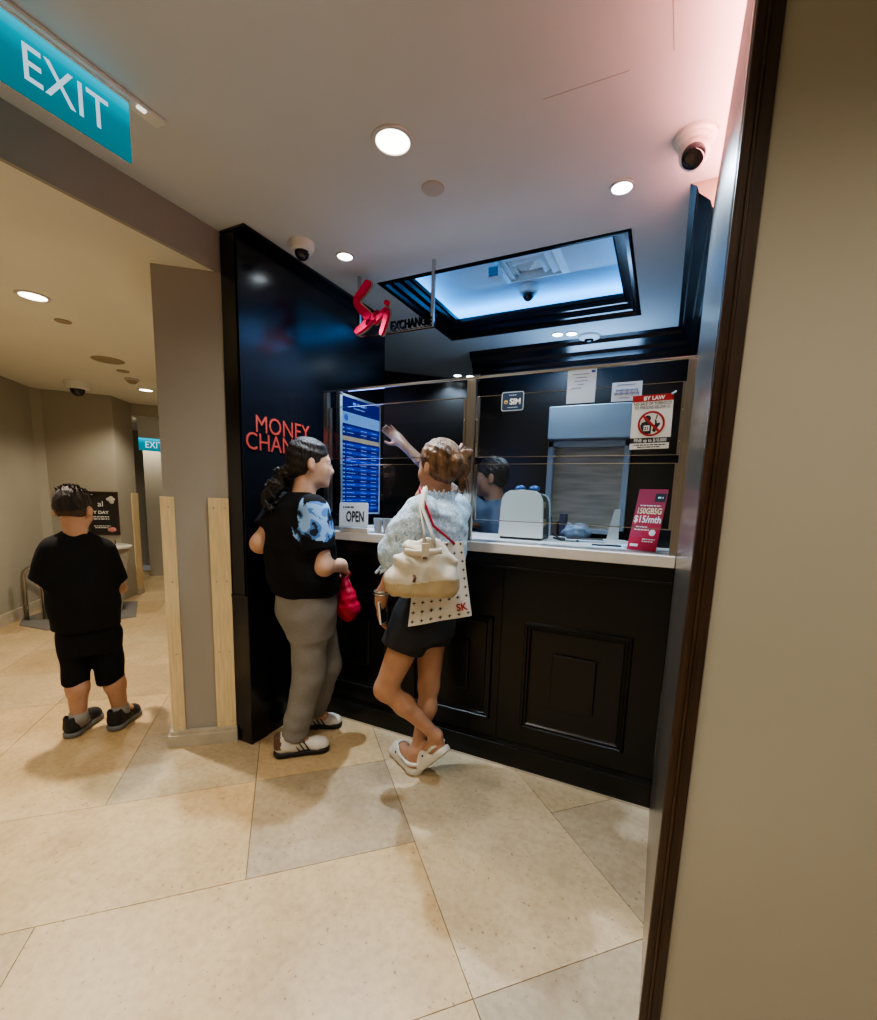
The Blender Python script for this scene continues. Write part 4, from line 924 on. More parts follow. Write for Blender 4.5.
def add_head(V, h, neck, rn=.05, ears=True, k=.02):
    h.ell(V, (0, -.014, .038), (.073, .093, .080)); h.ell(V, (0, .026, -.022), (.060, .064, .086), .03)
    h.ell(V, (0, .040, -.074), (.042, .044, .034), .03); h.ell(V, (0, .073, -.094), (.018, .016, .015), .02)
    for q in (-1, 1):
        h.ell(V, (q*.034, .058, -.028), (.026, .026, .028), .025)
        h.ell(V, (q*.031, .095, .006), (.018, .012, .011), .012, True)
        h.ell(V, (q*.010, .092, -.036), (.008, .010, .007), .008)
        h.cone(V, (q*.012, .084, .022), (q*.045, .070, .021), .008, .006, .012)
        if ears:
            h.ell(V, (q*.076, -.012, -.006), (.011, .019, .032), .006); h.ell(V, (q*.072, -.004, -.030), (.008, .011, .012), .006); h.ell(V, (q*.088, -.008, -.004), (.006, .010, .018), .004, True)
    h.cone(V, (0, .084, .014), (0, .100, -.028), .007, .011, .012); h.ell(V, (0, .102, -.032), (.011, .011, .009), .01)
    h.ell(V, (0, .089, -.053), (.020, .010, .0055), .006); h.ell(V, (0, .087, -.066), (.018, .010, .0065), .006)
    V.cone(h.P(0, -.020, -.05), neck, rn, rn*1.12, .03)
def hand(V, W, D, N, curl=.5, T=None, k=.006, sc=1., spread=1.):
    """palm and five fingers from wrist W: D towards the fingertips, N out of the palm, T towards the thumb"""
    W = np.array(W, float); D = U(D); N = np.array(N, float); N = U(N-D*(N@D)); T = np.cross(D, N) if T is None else np.array(T, float); T = U(T-D*(T@D)-N*(T@N))
    V.ell(W+D*.048*sc, np.array([.038, .052, .015])*sc, .02, np.stack([T, D, N], 1))
    V.cone(W-D*.02*sc, W+D*.03*sc, .024*sc, .026*sc, .02)
    for off, L, r in ((.028, .070, .0088), (.0095, .078, .009), (-.0095, .072, .0086), (-.027, .056, .0076)):
        p = W+(D*.086+T*off)*sc; a = .15
        for i, f in enumerate((.45, .31, .24)):
            a += curl*(.7, 1.0, .7)[i]; dr = U(D*math.cos(a)+N*math.sin(a)+T*off*1.5*spread); q = p+dr*L*f*sc
            V.cone(p, q, r*sc*(1-.1*i), r*sc*(.93-.1*i), k if i else .010); p = q
    p = W+(D*.030+T*.026)*sc; d1 = U(T*.75+D*.6+N*.35); q = p+d1*.042*sc; V.cone(p, q, .0135*sc, .011*sc, .012)
    q2 = q+U(T*.3+D*.85+N*(.3+curl*.4))*.032*sc; V.cone(q, q2, .011*sc, .0088*sc, k)
def capped(V, a, b, ra, rb, k=.02):
    a = np.array(a, float); b = np.array(b, float); ab = b-a; L = np.linalg.norm(ab); e = ab/L; R = max(ra, rb)*1.3
    def fn(X, Y, Z):
        t = (X-a[0])*e[0]+(Y-a[1])*e[1]+(Z-a[2])*e[2]
        pr2 = np.maximum((X-a[0])**2+(Y-a[1])**2+(Z-a[2])**2-t*t, 1e-9)
        return np.maximum(np.sqrt(pr2)-(ra+(rb-ra)*np.clip(t/L, 0, 1)), t-L) if True else 0
    def fn2(X, Y, Z):
        t = (X-a[0])*e[0]+(Y-a[1])*e[1]+(Z-a[2])*e[2]; tc_ = np.maximum(t, 0)
        dx, dy, dz = X-a[0]-np.clip(t, 0, None)*e[0], Y-a[1]-np.clip(t, 0, None)*e[1], Z-a[2]-np.clip(t, 0, None)*e[2]
        return np.maximum(np.sqrt(dx*dx+dy*dy+dz*dz)-(ra+(rb-ra)*np.clip(t/L, 0, 1)), t-L)
    V.put(fn2, np.minimum(a, b)-R, np.maximum(a, b)+R, k)
def folds(a, f1, f2, ph=0.):
    return lambda X, Y, Z: a*(np.sin(f1*Z+18*X+ph)*np.sin(f2*X+9*Z)+.7*np.sin(f1*1.3*Z-22*Y+ph)*np.cos(f2*Y-7*Z))
def eyes(h, parent, z=.006):
    for q in (-1, 1):
        b = MB(Matrix.Translation(h.P(q*.031, .0735, z))); b.sphere((0, 0, 0), .0118*h.sc, 16, 10); e = b.build('eye', M['eye'], parent, smooth=True)
        b = MB(Matrix.Translation(h.P(q*.0315, .0806, z))); b.sphere((0, 0, 0), .0062*h.sc, 12, 8); b.build('iris', M['iris'], e, smooth=True)
        b = MB(); b.tube([h.P(q*.016, .099, z+.022), h.P(q*.032, .095, z+.027), h.P(q*.048, .084, z+.022)], .0028, 6); b.build('eyebrow', M['hair_black'], parent, smooth=True)
def lips_pick(h, extra=None):
    def f(C):
        L = h.loc(C); m = (np.abs(L[:, 0]) < .021) & (L[:, 1] > .082) & (L[:, 2] < -.047) & (L[:, 2] > -.073)
        return m.astype(int)
    return f

def shoe_matrix(heel, toe, up=(0, 0, 1)):
    heel = np.array(heel, float); D = np.array(toe, float)-heel; L = np.linalg.norm(D); D /= L; up = np.array(up, float); up = U(up-D*(up@D)); R = np.cross(D, up)
    m = np.eye(4); m[:3, 0] = R; m[:3, 1] = D; m[:3, 2] = up; m[:3, 3] = heel; return m, L
def xf_build(V, mx, name, mats, parent, pick=None):
    ob = V.build(name, mats, None, pick); co = np.empty(len(ob.data.vertices)*3, np.float32); ob.data.vertices.foreach_get('co', co)
    P = co.reshape(-1, 3)+ORG[ob.name]; P = P @ mx[:3, :3].T+mx[:3, 3]-ORG[parent.name]
    ob.data.vertices.foreach_set('co', P.astype(np.float32).ravel()); ob.data.update(); ob.parent = parent; ob.location = (0, 0, 0); ORG[ob.name] = ORG[parent.name]; return ob
def sneaker(parent, heel, toe, upm, solem, stripes=True, ankle=None):
    mx, L = shoe_matrix(heel, toe); V = SDF((-.08, -.04, -.02), (.08, L+.05, .17), .005)
    V.cone((0, .045, .05), (0, .10, .055), .038, .038, .03); V.cone((0, .10, .055), (0, L-.045, .036), .038, .032, .03)
    V.cone((.0, L-.06, .03), (0, L-.04, .028), .044, .036, .03); V.cone((0, .04, .06), (0, .035, .10), .040, .036, .02); V.cone((0, .075, .08), (0, .115, .075), .028, .022, .02)
    V.plane((0, 0, .026), (0, 0, -1)); V.cone((0, .035, .12), (0, .06, .115), .028, .024, .006, True)
    up = xf_build(V, mx, 'sneaker', [upm, M['shoe_brown']], parent, (lambda C: ((C[:, 1] < .035) & (C[:, 2] > .05)).astype(int)) if stripes else None)
    V = SDF((-.08, -.04, -.02), (.08, L+.05, .08), .005); V.cone((0, .042, .02), (0, .12, .02), .046, .040, .02); V.cone((0, .12, .02), (0, L-.05, .02), .040, .051, .02)
    V.plane((0, 0, .003), (0, 0, -1)); V.plane((0, 0, .030), (0, 0, 1)); xf_build(V, mx, 'sole', solem, up)
    T = Matrix(mx.tolist())
    if stripes:
        for q in (-1, 1):
            for i in range(3):
                y = .105+i*.024; b = MB(T); b.tube([(q*.0455, y+.022, .034), (q*.041, y+.006, .058), (q*.030, y-.008, .078)], .0055, 6, flat=(1, .45)); b.build('stripe', M['ink'], up)
    b = MB(T)
    pts = []
    for i in range(4):
        y = .125+.022*i; z = .090-.008*i-(0 if stripes else .0); b.tube([(-.022, y, z-.004), (0, y+.004, z+.004), (.022, y, z-.004)], .004, 6)
    b.build('laces', upm if stripes else M['sole_grey'], up, smooth=True)
    return up
def clog(parent, heel, toe, up=(0, 0, 1), tilted=False):
    mx, L = shoe_matrix(heel, toe, up); V = SDF((-.08, -.04, -.02), (.08, L+.05, .14), .005)
    V.cone((0, .045, .022), (0, .12, .022), .046, .042, .02); V.cone((0, .12, .022), (0, L-.052, .022), .042, .053, .02); V.plane((0, 0, .0), (0, 0, -1)); V.plane((0, 0, .034), (0, 0, 1))
    V2 = V; V2.cone((0, L-.10, .045), (0, L-.058, .034), .050, .047, .02); V2.plane((0, 0, .001), (0, 0, -1))
    V2.cone((0, .03, .07), (0, L-.10, .062), .036, .033, .008, True)
    V2.cone((-.040, L-.11, .052), (-.043, .06, .056), .007, .007, .008); V2.cone((.040, L-.11, .052), (.043, .06, .056), .007, .007, .008)
    for a in range(8):
        t0, t1 = PI+a*PI/8, PI+(a+1)*PI/8; V2.cone((.043*math.cos(t0), .06+.05*math.sin(t0), .056), (.043*math.cos(t1), .06+.05*math.sin(t1), .056), .008, .008, .008)
    c = xf_build(V2, mx, 'clog', M['croc'], parent)
    b = MB(Matrix(mx.tolist()))
    for q in (-1, 1): b.sphere((q*.046, L-.105, .052), (.005, .009, .009), 12, 8)
    r_ = b.build('strap_rivet', M['ink'], c, smooth=True)
    return c
def foot(V, A, heel, toe, up=(0, 0, 1), r=.034):
    mx, L = shoe_matrix(heel, toe, up); P = lambda x, y, z: mx[:3, :3] @ np.array([x, y, z])+mx[:3, 3]
    V.cone(A, P(0, .05, .05), r*.92, .030, .02); V.cone(P(0, .045, .045), P(0, L-.09, .048), .030, .030, .03); V.cone(P(0, L-.09, .045), P(0, L-.045, .034), .034, .024, .02); V.cone(A, P(0, .12, .06), r*.9, .028, .03)

# ------------------------------------------------------------------ woman in the black T-shirt
W1 = thing('person', 'woman in black T-shirt with blue printed sleeve, grey trousers and ponytail, standing by red lettering', 'person', (-1.60, 1.74, 0))
h1 = Head((-1.577, 1.752, 1.492), 50, 2, 1.0)
rS, lS, rE, lE = (-1.484, 1.660, 1.275), (-1.765, 1.745, 1.275), (-1.440, 1.672, 1.0), (-1.792, 1.615, 1.09)
rW, lW = (-1.462, 1.835, .985), (-1.72, 1.85, 1.03)
V = SDF((-2.0, 1.40, 0), (-1.28, 2.20, 1.66), .006)
add_head(V, h1, (-1.612, 1.722, 1.30), .052)
V.loft([(-1.60, 1.73, .70, .15, .12), (-1.61, 1.725, .88, .16, .13), (-1.62, 1.712, 1.10, .16, .12), (-1.62, 1.712, 1.26, .15, .09), (-1.617, 1.716, 1.33, .06, .05)], math.radians(75), .03)
for s_, e_, w_, sh in ((rS, rE, rW, 1), (lS, lE, lW, 0)):
    V.chain([s_, e_], [.048, .044], .03); V.chain([e_, w_], [.045, .034], .03)
hand(V, rW, np.array([-.30, .80, -.35]), (-.6, -.2, -.6), .9, T=(.0, .35, .9)); hand(V, lW, (.5, .75, -.2), (.3, -.3, -.8), .8, T=(.2, .3, .8))
for hp, kn, an in (((-1.556, 1.698, .76), (-1.558, 1.699, .40), (-1.622, 1.628, .10)), ((-1.625, 1.815, .76), (-1.585, 1.872, .39), (-1.70, 1.885, .10))): V.chain([hp, kn, an], [.085, .055, .04], .03)
V.cone((-1.622, 1.628, .10), (-1.56, 1.68, .05), .035, .03, .02); V.cone((-1.70, 1.885, .10), (-1.64, 1.935, .05), .035, .03, .02)
V.build('body', [M['skin_light'], M['lip']], W1, lips_pick(h1)); eyes(h1, W1)
V = SDF((-2.0, 1.40, .75), (-1.28, 2.0, 1.42), .006)
V.loft([(-1.603, 1.732, .838, .176, .156), (-1.612, 1.722, .93, .200, .172), (-1.622, 1.712, 1.08, .198, .165), (-1.622, 1.712, 1.20, .195, .145), (-1.62, 1.713, 1.285, .165, .11), (-1.616, 1.717, 1.335, .082, .074), (-1.612, 1.722, 1.352, .068, .064)], math.radians(75), .02)
capped(V, rS, (-1.458, 1.668, 1.088), .072, .076, .05); capped(V, lS, (-1.784, 1.652, 1.155), .076, .074, .05)
V.warp(folds(.0035, 26, 21)); V.cone(h1.P(0, -.02, -.05), (-1.600, 1.735, 1.345), .055, .060, .006, True)
rSv, rEv = np.array(rS), np.array(rE)
def sleeve(C):
    a = rEv-rSv; t = ((C-rSv) @ a)/(a@a); d = np.linalg.norm(C-rSv-np.clip(t, 0, 1)[:, None]*a, axis=1)
    out = (C-rSv) @ np.array([.70, -.68, .1])
    wob = np.sin(C[:, 2]*75+C[:, 0]*40)+np.sin(C[:, 0]*95-C[:, 1]*60+C[:, 2]*30)
    return ((t+.05*wob > -.10) & (t+.05*wob < .50) & (d < .115) & (out+.012*wob > .022)).astype(int)
V.build('tshirt', [M['tee_black'], M['tee_print']], W1, sleeve)
V = SDF((-2.0, 1.40, .06), (-1.28, 2.1, .87), .006)
V.loft([(-1.590, 1.750, .64, .135, .118), (-1.596, 1.740, .74, .158, .142), (-1.605, 1.730, .85, .168, .148)], math.radians(58), .04)
V.ell((-1.645, 1.694, .745), (.082, .082, .085), .06)
V.cone((-1.555, 1.702, .70), (-1.558, 1.699, .42), .099, .083, .06); capped(V, (-1.558, 1.699, .42), (-1.612, 1.638, .085), .083, .062, .015)
V.cone((-1.628, 1.815, .70), (-1.590, 1.868, .41), .106, .084, .06); capped(V, (-1.590, 1.868, .41), (-1.690, 1.880, .10), .084, .062, .015)
V.warp(folds(.0035, 30, 17, 1.)); V.warp(lambda X, Y, Z: .0022*np.sin(85*Z+30*X-20*Y)*np.exp(-((Z-.16)/.10)**2)); V.build('trousers', M['trousers'], W1)
sneaker(W1, (-1.678, 1.566, 0), (-1.478, 1.760, 0), M['shoe_white'], M['sole_black']); sneaker(W1, (-1.800, 1.838, 0), (-1.572, 1.984, 0), M['shoe_white'], M['sole_black'])
def hair_cap(V, h, front=(.087, .066), back=(-.045, -.092), r=(.081, .102, .088), c=(0, -.020, .042), ear=True):
    h.ell(V, c, r, .01); h.ell(V, (0, -.045, -.010), (.066, .062, .070), .03)
    (y0, z0), (y1, z1) = front, back; d = np.array([y1-y0, z1-z0]); n = U((-d[1], d[0])); n = n if n[0] > 0 else -n      # points forwards/down: cut away
    V.plane(h.P(0, y0, z0), h.N(0, n[0], n[1]))
    if ear:
        for q in (-1, 1): h.ell(V, (q*.088, -.008, -.012), (.026, .021, .036), .004, True)
V = SDF(h1.c-.22, h1.c+.20, .005); hair_cap(V, h1, (.084, .062), (-.050, -.078)); h1.cone(V, (0, -.09, -.035), (0, -.118, -.045), .032, .028, .03)
V.warp(lambda X, Y, Z: .002*np.sin(160*Z+60*X)); hr = V.build('hair', M['hair_black'], W1)
V = SDF((-1.92, 1.45, 1.20), (-1.58, 1.75, 1.52), .005); rg_ = random.Random(5)
base = [np.array(h1.P(0, -.115, -.045)), np.array((-1.680, 1.657, 1.435)), np.array((-1.703, 1.638, 1.385)), np.array((-1.725, 1.618, 1.335)), np.array((-1.735, 1.608, 1.295))]
V.chain(base, [.026, .028, .030, .028, .010], .02)
for k in range(40):
    t = rg_.random()*3.6; i = int(t); p = base[i]+(base[i+1]-base[i])*(t-i); r_ = rg_.uniform(.020, .036); tw = rg_.choice([-1, 1]); ph = rg_.random()*6; pts = []
    for j in range(9):
        a = ph+tw*j*rg_.uniform(.5, .8); pts.append(p+np.array([math.cos(a)*r_, math.sin(a)*r_, -.014*j+.03])+np.array([rg_.uniform(-.006, .006) for _ in range(3)]))
    V.chain(pts, [.006]*8+[.003], .003)
V.build('ponytail', M['hair_black'], hr)
# her pouch
V = SDF((-1.72, 1.78, .62), (-1.32, 2.14, 1.02), .005); n3 = np.array([.743, .669, 0]); ppt = np.array
def PP(a, z): return (-1.482+.743*a, 1.912+.669*a, z)
V.chain([PP(-.012, .90), PP(0, .80), PP(.010, .735), PP(.006, .705)], [.022, .044, .050, .040], .03); V.cone(PP(-.02, .74), PP(.035, .74), .038, .030, .03); V.warp(lambda X, Y, Z: .003*np.sin(120*Z+40*X)*np.sin(90*X-30*Z))
o = thing('pouch', 'small crimson quilted pouch hanging from the hand of woman in black T-shirt', 'bag', (-1.482, 1.912, .66))
V.build('pouch_body', M['pouch'], o)
b = MB(); hp = np.array(rW)+U((-.3, .8, -.35))*.085
b.tube([PP(-.02, .90), (hp[0]-.012, hp[1]+.0, hp[2]-.02), (hp[0], hp[1], hp[2]+.012), (hp[0]+.02, hp[1]+.01, hp[2]-.02), PP(.006, .90)], .005, 8, flat=(1.4, .6)); b.build('wrist_strap', M['red_strap'], o, smooth=True)
b = MB(); b.tube([PP(.0, .92), PP(.022, .86), PP(.046, .78)], .0035, 6); b.build('zip', M['gold_edge'], o, smooth=True)

# ------------------------------------------------------------------ woman in the pale blouse
W2 = thing('person', 'woman in pale blue blouse and black shorts with messy brown bun, standing with crossed legs', 'person', (-.97, 1.83, 0))
h2 = Head((-.925, 1.848, 1.478), 160, 3, .98)
lS, rS = (-.925, 1.700, 1.285), (-.897, 1.995, 1.29); lE, lW = (-1.005, 1.648, 1.085), (-1.063, 1.612, .912); rE, rW = (-1.060, 1.945, 1.125), (-1.022, 1.860, 1.325)
lh, lk, la = (-.975, 1.755, .78), (-1.072, 1.668, .462), (-.868, 1.797, .225); rh, rk, ra_ = (-.955, 1.895, .78), (-.962, 1.893, .42), (-.985, 1.815, .095)
V = SDF((-1.34, 1.50, 0), (-.66, 2.10, 1.62), .006)
add_head(V, h2, (-.908, 1.850, 1.31), .047)
V.loft([(-.955, 1.825, .70, .135, .11), (-.935, 1.835, .88, .13, .10), (-.91, 1.85, 1.08, .125, .095), (-.908, 1.85, 1.24, .135, .085), (-.908, 1.85, 1.33, .06, .05)], math.radians(172), .03)
V.chain([lS, lE], [.042, .036], .03); V.chain([lE, lW], [.036, .024], .02); V.chain([rS, rE], [.042, .036], .03); V.chain([rE, rW], [.036, .024], .02)
hand(V, lW, (-.10, -.03, -1), (.85, .5, 0), .28, T=(-.5, .85, 0), sc=.95); hand(V, rW, (.28, -.10, .95), (.75, .6, .1), .85, T=(-.2, -.8, .3), sc=.92)
V.chain([lh, lk], [.082, .052], .03); V.chain([rh, rk], [.082, .052], .03)
for kn, an in ((lk, la), (rk, ra_)):
    kn_, an_ = np.array(kn), np.array(an); m1 = kn_+(an_-kn_)*.32; bk = np.array([.014, 0, .0]); V.chain([kn_, m1+bk, an_], [.046, .045, .027], .03)
lheel, ltoe, lup = (-.795, 1.795, .168), (-.945, 1.822, .004), (-.74, .16, .65); rheel, rtoe = (-.945, 1.782, 0), (-1.170, 1.925, 0)
foot(V, la, lheel, ltoe, lup, .028); foot(V, ra_, rheel, rtoe, r=.028)
V.build('body', [M['skin_tan'], M['lip']], W2, lips_pick(h2)); eyes(h2, W2)
V = SDF((-1.34, 1.50, .80), (-.66, 2.14, 1.45), .006)
V.loft([(-.945, 1.832, .84, .150, .125), (-.93, 1.84, .95, .148, .122), (-.912, 1.85, 1.08, .150, .122), (-.905, 1.85, 1.20, .160, .120), (-.905, 1.85, 1.275, .148, .105), (-.908, 1.85, 1.325, .075, .070), (-.910, 1.85, 1.362, .062, .062)], math.radians(172), .02)
V.chain([lS, (-.965, 1.672, 1.18), (-1.005, 1.650, 1.11)], [.074, .086, .088], .04); capped(V, (-1.005, 1.650, 1.11), (-1.030, 1.634, 1.035), .080, .048, .02)
for k in range(14):
    a = 2*PI*k/14; c0 = np.array((-1.033, 1.632, 1.028)); V.cone(c0+np.array([math.cos(a)*.048, math.sin(a)*.048, .006]), c0+np.array([math.cos(a)*.062, math.sin(a)*.062, -.012]), .009, .006, .01)
V.chain([rS, rE], [.074, .078], .04); capped(V, rE, (-1.058, 1.90, 1.205), .07, .048, .02)
V.warp(folds(.0045, 34, 27, .6)); V.warp(lambda X, Y, Z: .003*np.sin(95*Z+35*X)*np.sin(70*X-60*Y))
for k in range(22):
    a = 2*PI*k/22; c0 = np.array((-.912, 1.85, 1.352)); q = c0+np.array([math.cos(a)*.062, math.sin(a)*.066, 0]); V.cone(q, q+np.array([math.cos(a)*.012, math.sin(a)*.012, .020+.008*(k % 2)]), .010, .006, .008)
V.cone((-.912, 1.85, 1.30), (-.915, 1.85, 1.42), .050, .054, .006, True)
V.build('blouse', M['blouse'], W2)
V = SDF((-1.34, 1.50, .58), (-.66, 2.14, .96), .006)
V.loft([(-.965, 1.82, .70, .155, .135), (-.955, 1.825, .80, .155, .132), (-.945, 1.832, .90, .140, .118)], math.radians(165), .04)
lkv, lhv = np.array(lk), np.array(lh); capped(V, lh, lhv+(lkv-lhv)*.40, .108, .104, .04); rkv, rhv = np.array(rk), np.array(rh); capped(V, rh, rhv+(rkv-rhv)*.36, .108, .100, .04)
V.warp(folds(.003, 30, 19)); V.build('shorts', M['shorts'], W2)
clog(W2, lheel, ltoe, lup); clog(W2, rheel, rtoe)
V = SDF(h2.c-.24, h2.c+.24, .005); hair_cap(V, h2, (.086, .060), (-.050, -.105), r=(.084, .106, .092)); V.warp(lambda X, Y, Z: .003*np.sin(130*Z+90*X)*np.sin(80*Y+40*Z)); hr = V.build('hair', M['hair_brown'], W2)
V = SDF(h2.c-.24, h2.c+.24, .005); bc_ = np.array((-.835, 1.890, 1.500)); rg_ = random.Random(9)
V.ell(bc_, (.045, .045, .062), .02); V.cone(bc_+np.array([.005, .0, -.03]), (-.822, 1.895, 1.385), .034, .012, .03); V.cone(h2.P(0, -.10, .02), bc_, .04, .04, .03)
for k in range(24):
    ph = rg_.random()*6; ti = rg_.uniform(-.6, .6); pts = []
    for j in range(7):
        a = ph+j*.55; pts.append(bc_+np.array([math.cos(a)*.05, math.sin(a)*.05, .052*math.sin(a*1.3+ti)+rg_.uniform(-.006, .006)]))
    V.chain(pts, [.008]*6+[.004], .005)
bn = V.build('bun', M['hair_brown'], hr)
b = MB()
for k in range(34):
    s0 = bc_+np.array([rg_.uniform(-.03, .03), rg_.uniform(-.03, .03), rg_.uniform(-.01, .055)]); d = np.array([rg_.uniform(-.2, 1), rg_.uniform(-.5, .6), rg_.uniform(-.6, 1)]); d /= np.linalg.norm(d); L_ = rg_.uniform(.03, .075)
    b.tube([s0, s0+d*L_*.5+np.array([0, 0, .008]), s0+d*L_+np.array([.0, 0, -.012])], [.0022, .0018, .0006], 5)
for k in range(10):
    s0 = bc_+np.array([rg_.uniform(-.02, .02), rg_.uniform(-.02, .02), -.03]); b.tube([s0, s0+np.array([.015, .003, -.05]), s0+np.array([rg_.uniform(0, .03), rg_.uniform(-.01, .02), rg_.uniform(-.13, -.07)])], [.005, .004, .001], 5)
for k in range(70):
    ph = rg_.uniform(-1.3, 1.3); e0 = rg_.uniform(-.5, 1.1); pts = []
    for j in range(8):
        t = j/7; yy = .055-.165*t; 
        n_ = np.array([math.sin(ph)*(1-t*.55), 0, math.cos(ph)*(1-t*.35)]); r2 = math.sqrt(max(0, 1-((yy+.020)/.106)**2))
        q = np.array([n_[0]*.0865*r2, yy, .042+n_[2]*.0945*r2*(1-.55*t*t)]); pts.append(h2.P(*q))
    b.tube(pts, [.001]+[.0019]*6+[.001], 5)
ls = b.build('loose_strands', M['hair_brown'], bn, smooth=True); ls['kind'] = 'stuff'
b = MB(); b.tube([bc_+np.array([-.045, -.02, -.02]), bc_+np.array([-.01, -.045, .015]), bc_+np.array([.02, -.03, .085])], .0055, 8); b.build('hair_claw', mat('rose_claw', (.55, .25, .22), .4), hr, smooth=True)
b = MB(); wv = np.array(lW); 
for k in range(2): b.tube([wv+np.array([math.cos(t)*.031, math.sin(t)*.031, .012+.012*k]) for t in [j*PI/10 for j in range(21)]], .0045, 6, cap=False)
b.build('wrist_watch', M['watch'], W2, smooth=True)
pm = frame(np.array(lW)+np.array([.020, -.012, -.115]), (-.10, 1, 0), (-.12, -.03, 1)); b = MB(pm); b.box((-.028, 0, -.004), (.028, .10, .004), .003); o = thing('phone', 'white phone held in the lowered hand of woman in blouse', 'phone', tuple(pm.translation)); b.build('case', M['white'], o)
b = MB(pm); b.box((-.025, .004, .004), (.025, .096, .0048)); b.build('screen', M['smoke'], o)
# her bags
pr3 = np.array([.883, .469, 0]); aw3 = np.array([-.469, .883, 0]); B0 = np.array([-.838, 1.573, .952])
def BB(a, d, z): return tuple(B0+pr3*a+aw3*d+np.array([0, 0, z]))
V = SDF((-1.14, 1.42, .92), (-.60, 1.80, 1.24), .005)
V.loft([(*BB(-.005, 0, .0), .122, .050), (*BB(-.005, 0, .022), .145, .066), (*BB(0, 0, .075), .152, .070), (*BB(.004, 0, .14), .128, .058), (*BB(.0, 0, .20), .088, .044), (*BB(-.002, 0, .228), .062, .030)], math.radians(118), .02)
V.warp(lambda X, Y, Z: .006*np.sin(34*X+18*Y+9*np.sin(11*Z))*np.sin(12*Z-14*X+1)+.004*np.sin(70*X+37*Y-28*Z)*np.sin(31*Z+26*X))
o = thing('handbag', 'slouchy cream leather shoulder bag hanging at back of woman in blouse', 'bag', BB(0, 0, 0))
V.build('bag_body', [M['bag_cream'], M['bag_tan']], o, lambda C: (C[:, 2] < .955+.062+.012*np.sin(14*((C-B0) @ pr3))).astype(int))
sh_ = np.array((-.915, 1.695, 1.372))
for i, (a0, dz) in enumerate(((.0, 0), (.045, .004))):
    b = MB(); b.tube([BB(a0, -.03, .205), BB(a0*.6, -.045, .26), tuple(sh_+np.array([.030+.010*i, -.075, -.07])), tuple(sh_+np.array([.018+.012*i, -.035, -.012+dz])), tuple(sh_+np.array([.0+.012*i, .01, .006+dz])), tuple(sh_+np.array([-.01+.01*i, .05, -.03]))], .012, 8, flat=(1.2, .35)); b.build('shoulder_strap', M['bag_cream'], o, smooth=True)
b = MB(); b.tube([BB(-.075, -.046, .185), BB(-.03, -.062, .18), BB(.03, -.064, .185), BB(.07, -.048, .19)], .012, 8, flat=(.4, 1)); b.build('top_band', M['bag_cream'], o, smooth=True)
b = MB(frame(BB(.005, -.066, .155), pr3, (0, .0, 1))); b.box((-.014, 0, -.003), (.014, .065, .004), .002); b.build('closing_tab', M['bag_cream'], o)
b = MB(frame(BB(.005, -.070, .158), pr3, (0, .0, 1))); b.box((-.009, 0, -.002), (.009, .010, .003), .002); b.build('clasp', M['shoe_brown'], o)
b = MB(); b.tube([BB(-.035, -.078, .10), BB(-.032, -.082, .085), BB(-.036, -.080, .07)], .006, 8); b.build('charm', M['shoe_brown'], o, smooth=True)
# tote
o = thing('tote_bag', 'white tote bag with black plus pattern and red SK letters behind cream handbag', 'bag', (-.83, 1.70, .80))
c00, c10, c11, c01 = [np.array(q) for q in ((-.930, 1.618, .797), (-.690, 1.745, .852), (-.742, 1.735, 1.166), (-.905, 1.640, 1.15))]
tn = -aw3
def TP(u, v, off=0.): 
    p = c00*(1-u)*(1-v)+c10*u*(1-v)+c11*u*v+c01*(1-u)*v; bul = .022*math.sin(PI*min(max(u, 0), 1))*math.sin(PI*min(max(v, 0), 1))**.6+.004*math.sin(9*u+5*v)
    return p+tn*(bul+off)
b = MB(); NU, NV = 16, 16
fv = [tuple(TP(i/NU, j/NV, .006)) for j in range(NV+1) for i in range(NU+1)]; ff = [(j*(NU+1)+i, j*(NU+1)+i+1, (j+1)*(NU+1)+i+1, (j+1)*(NU+1)+i) for j in range(NV) for i in range(NU)]
bv = [tuple(TP(i/NU, j/NV, 0)*1-tn*(.012)*1-2*tn*(.022*math.sin(PI*i/NU)*math.sin(PI*j/NV)**.6)) for j in range(NV+1) for i in range(NU+1)]; n0 = len(fv)
ff += [tuple(n0+k for k in reversed(f)) for f in ff]
bd = [i for i in range(NU+1)]+[j*(NU+1)+NU for j in range(1, NV+1)]+[NV*(NU+1)+i for i in range(NU-1, -1, -1)]+[j*(NU+1) for j in range(NV-1, 0, -1)]
ff += [(bd[k], n0+bd[k], n0+bd[(k+1) % len(bd)], bd[(k+1) % len(bd)]) for k in range(len(bd))]
b.add(fv+bv, ff); b.cur = 1
wu = np.linalg.norm(c10-c00); wv_ = np.linalg.norm(c01-c00)
for i in range(7):
    for j in range(9):
        u = .06+i*.148; v = .055+j*.115
        if .60 < u < 1 and .06 < v < .26 or u > .97: continue
        for (du, dv) in ((.0075, .0021), (.0021, .0075)):
            P4 = [TP(u+sx_*du/wu, v+sy_*dv/wv_, .0075) for sx_, sy_ in ((-1, -1), (1, -1), (1, 1), (-1, 1))]; b.add([tuple(p) for p in P4], [(0, 1, 2, 3)])
b.build('tote_body', [M['canvas'], M['ink']], o, auto=60)
text('letters', 'SK', frame(TP(.855, .105, .011), c10-c00, (-.06, 0, 1)), .043, M['red'], o, sx=.95, bold=.001)
b = MB(); b.tube([TP(.80, .99, .006), tuple(sh_+np.array([.085, -.062, -.14])), tuple(sh_+np.array([.040, -.050, -.055])), tuple(sh_+np.array([.0, -.022, .0])), tuple(sh_+np.array([-.025, .02, .006])), tuple(sh_+np.array([-.04, .05, -.03]))], .012, 8, flat=(1.3, .35)); b.build('red_strap', M['red_strap'], o, smooth=True)

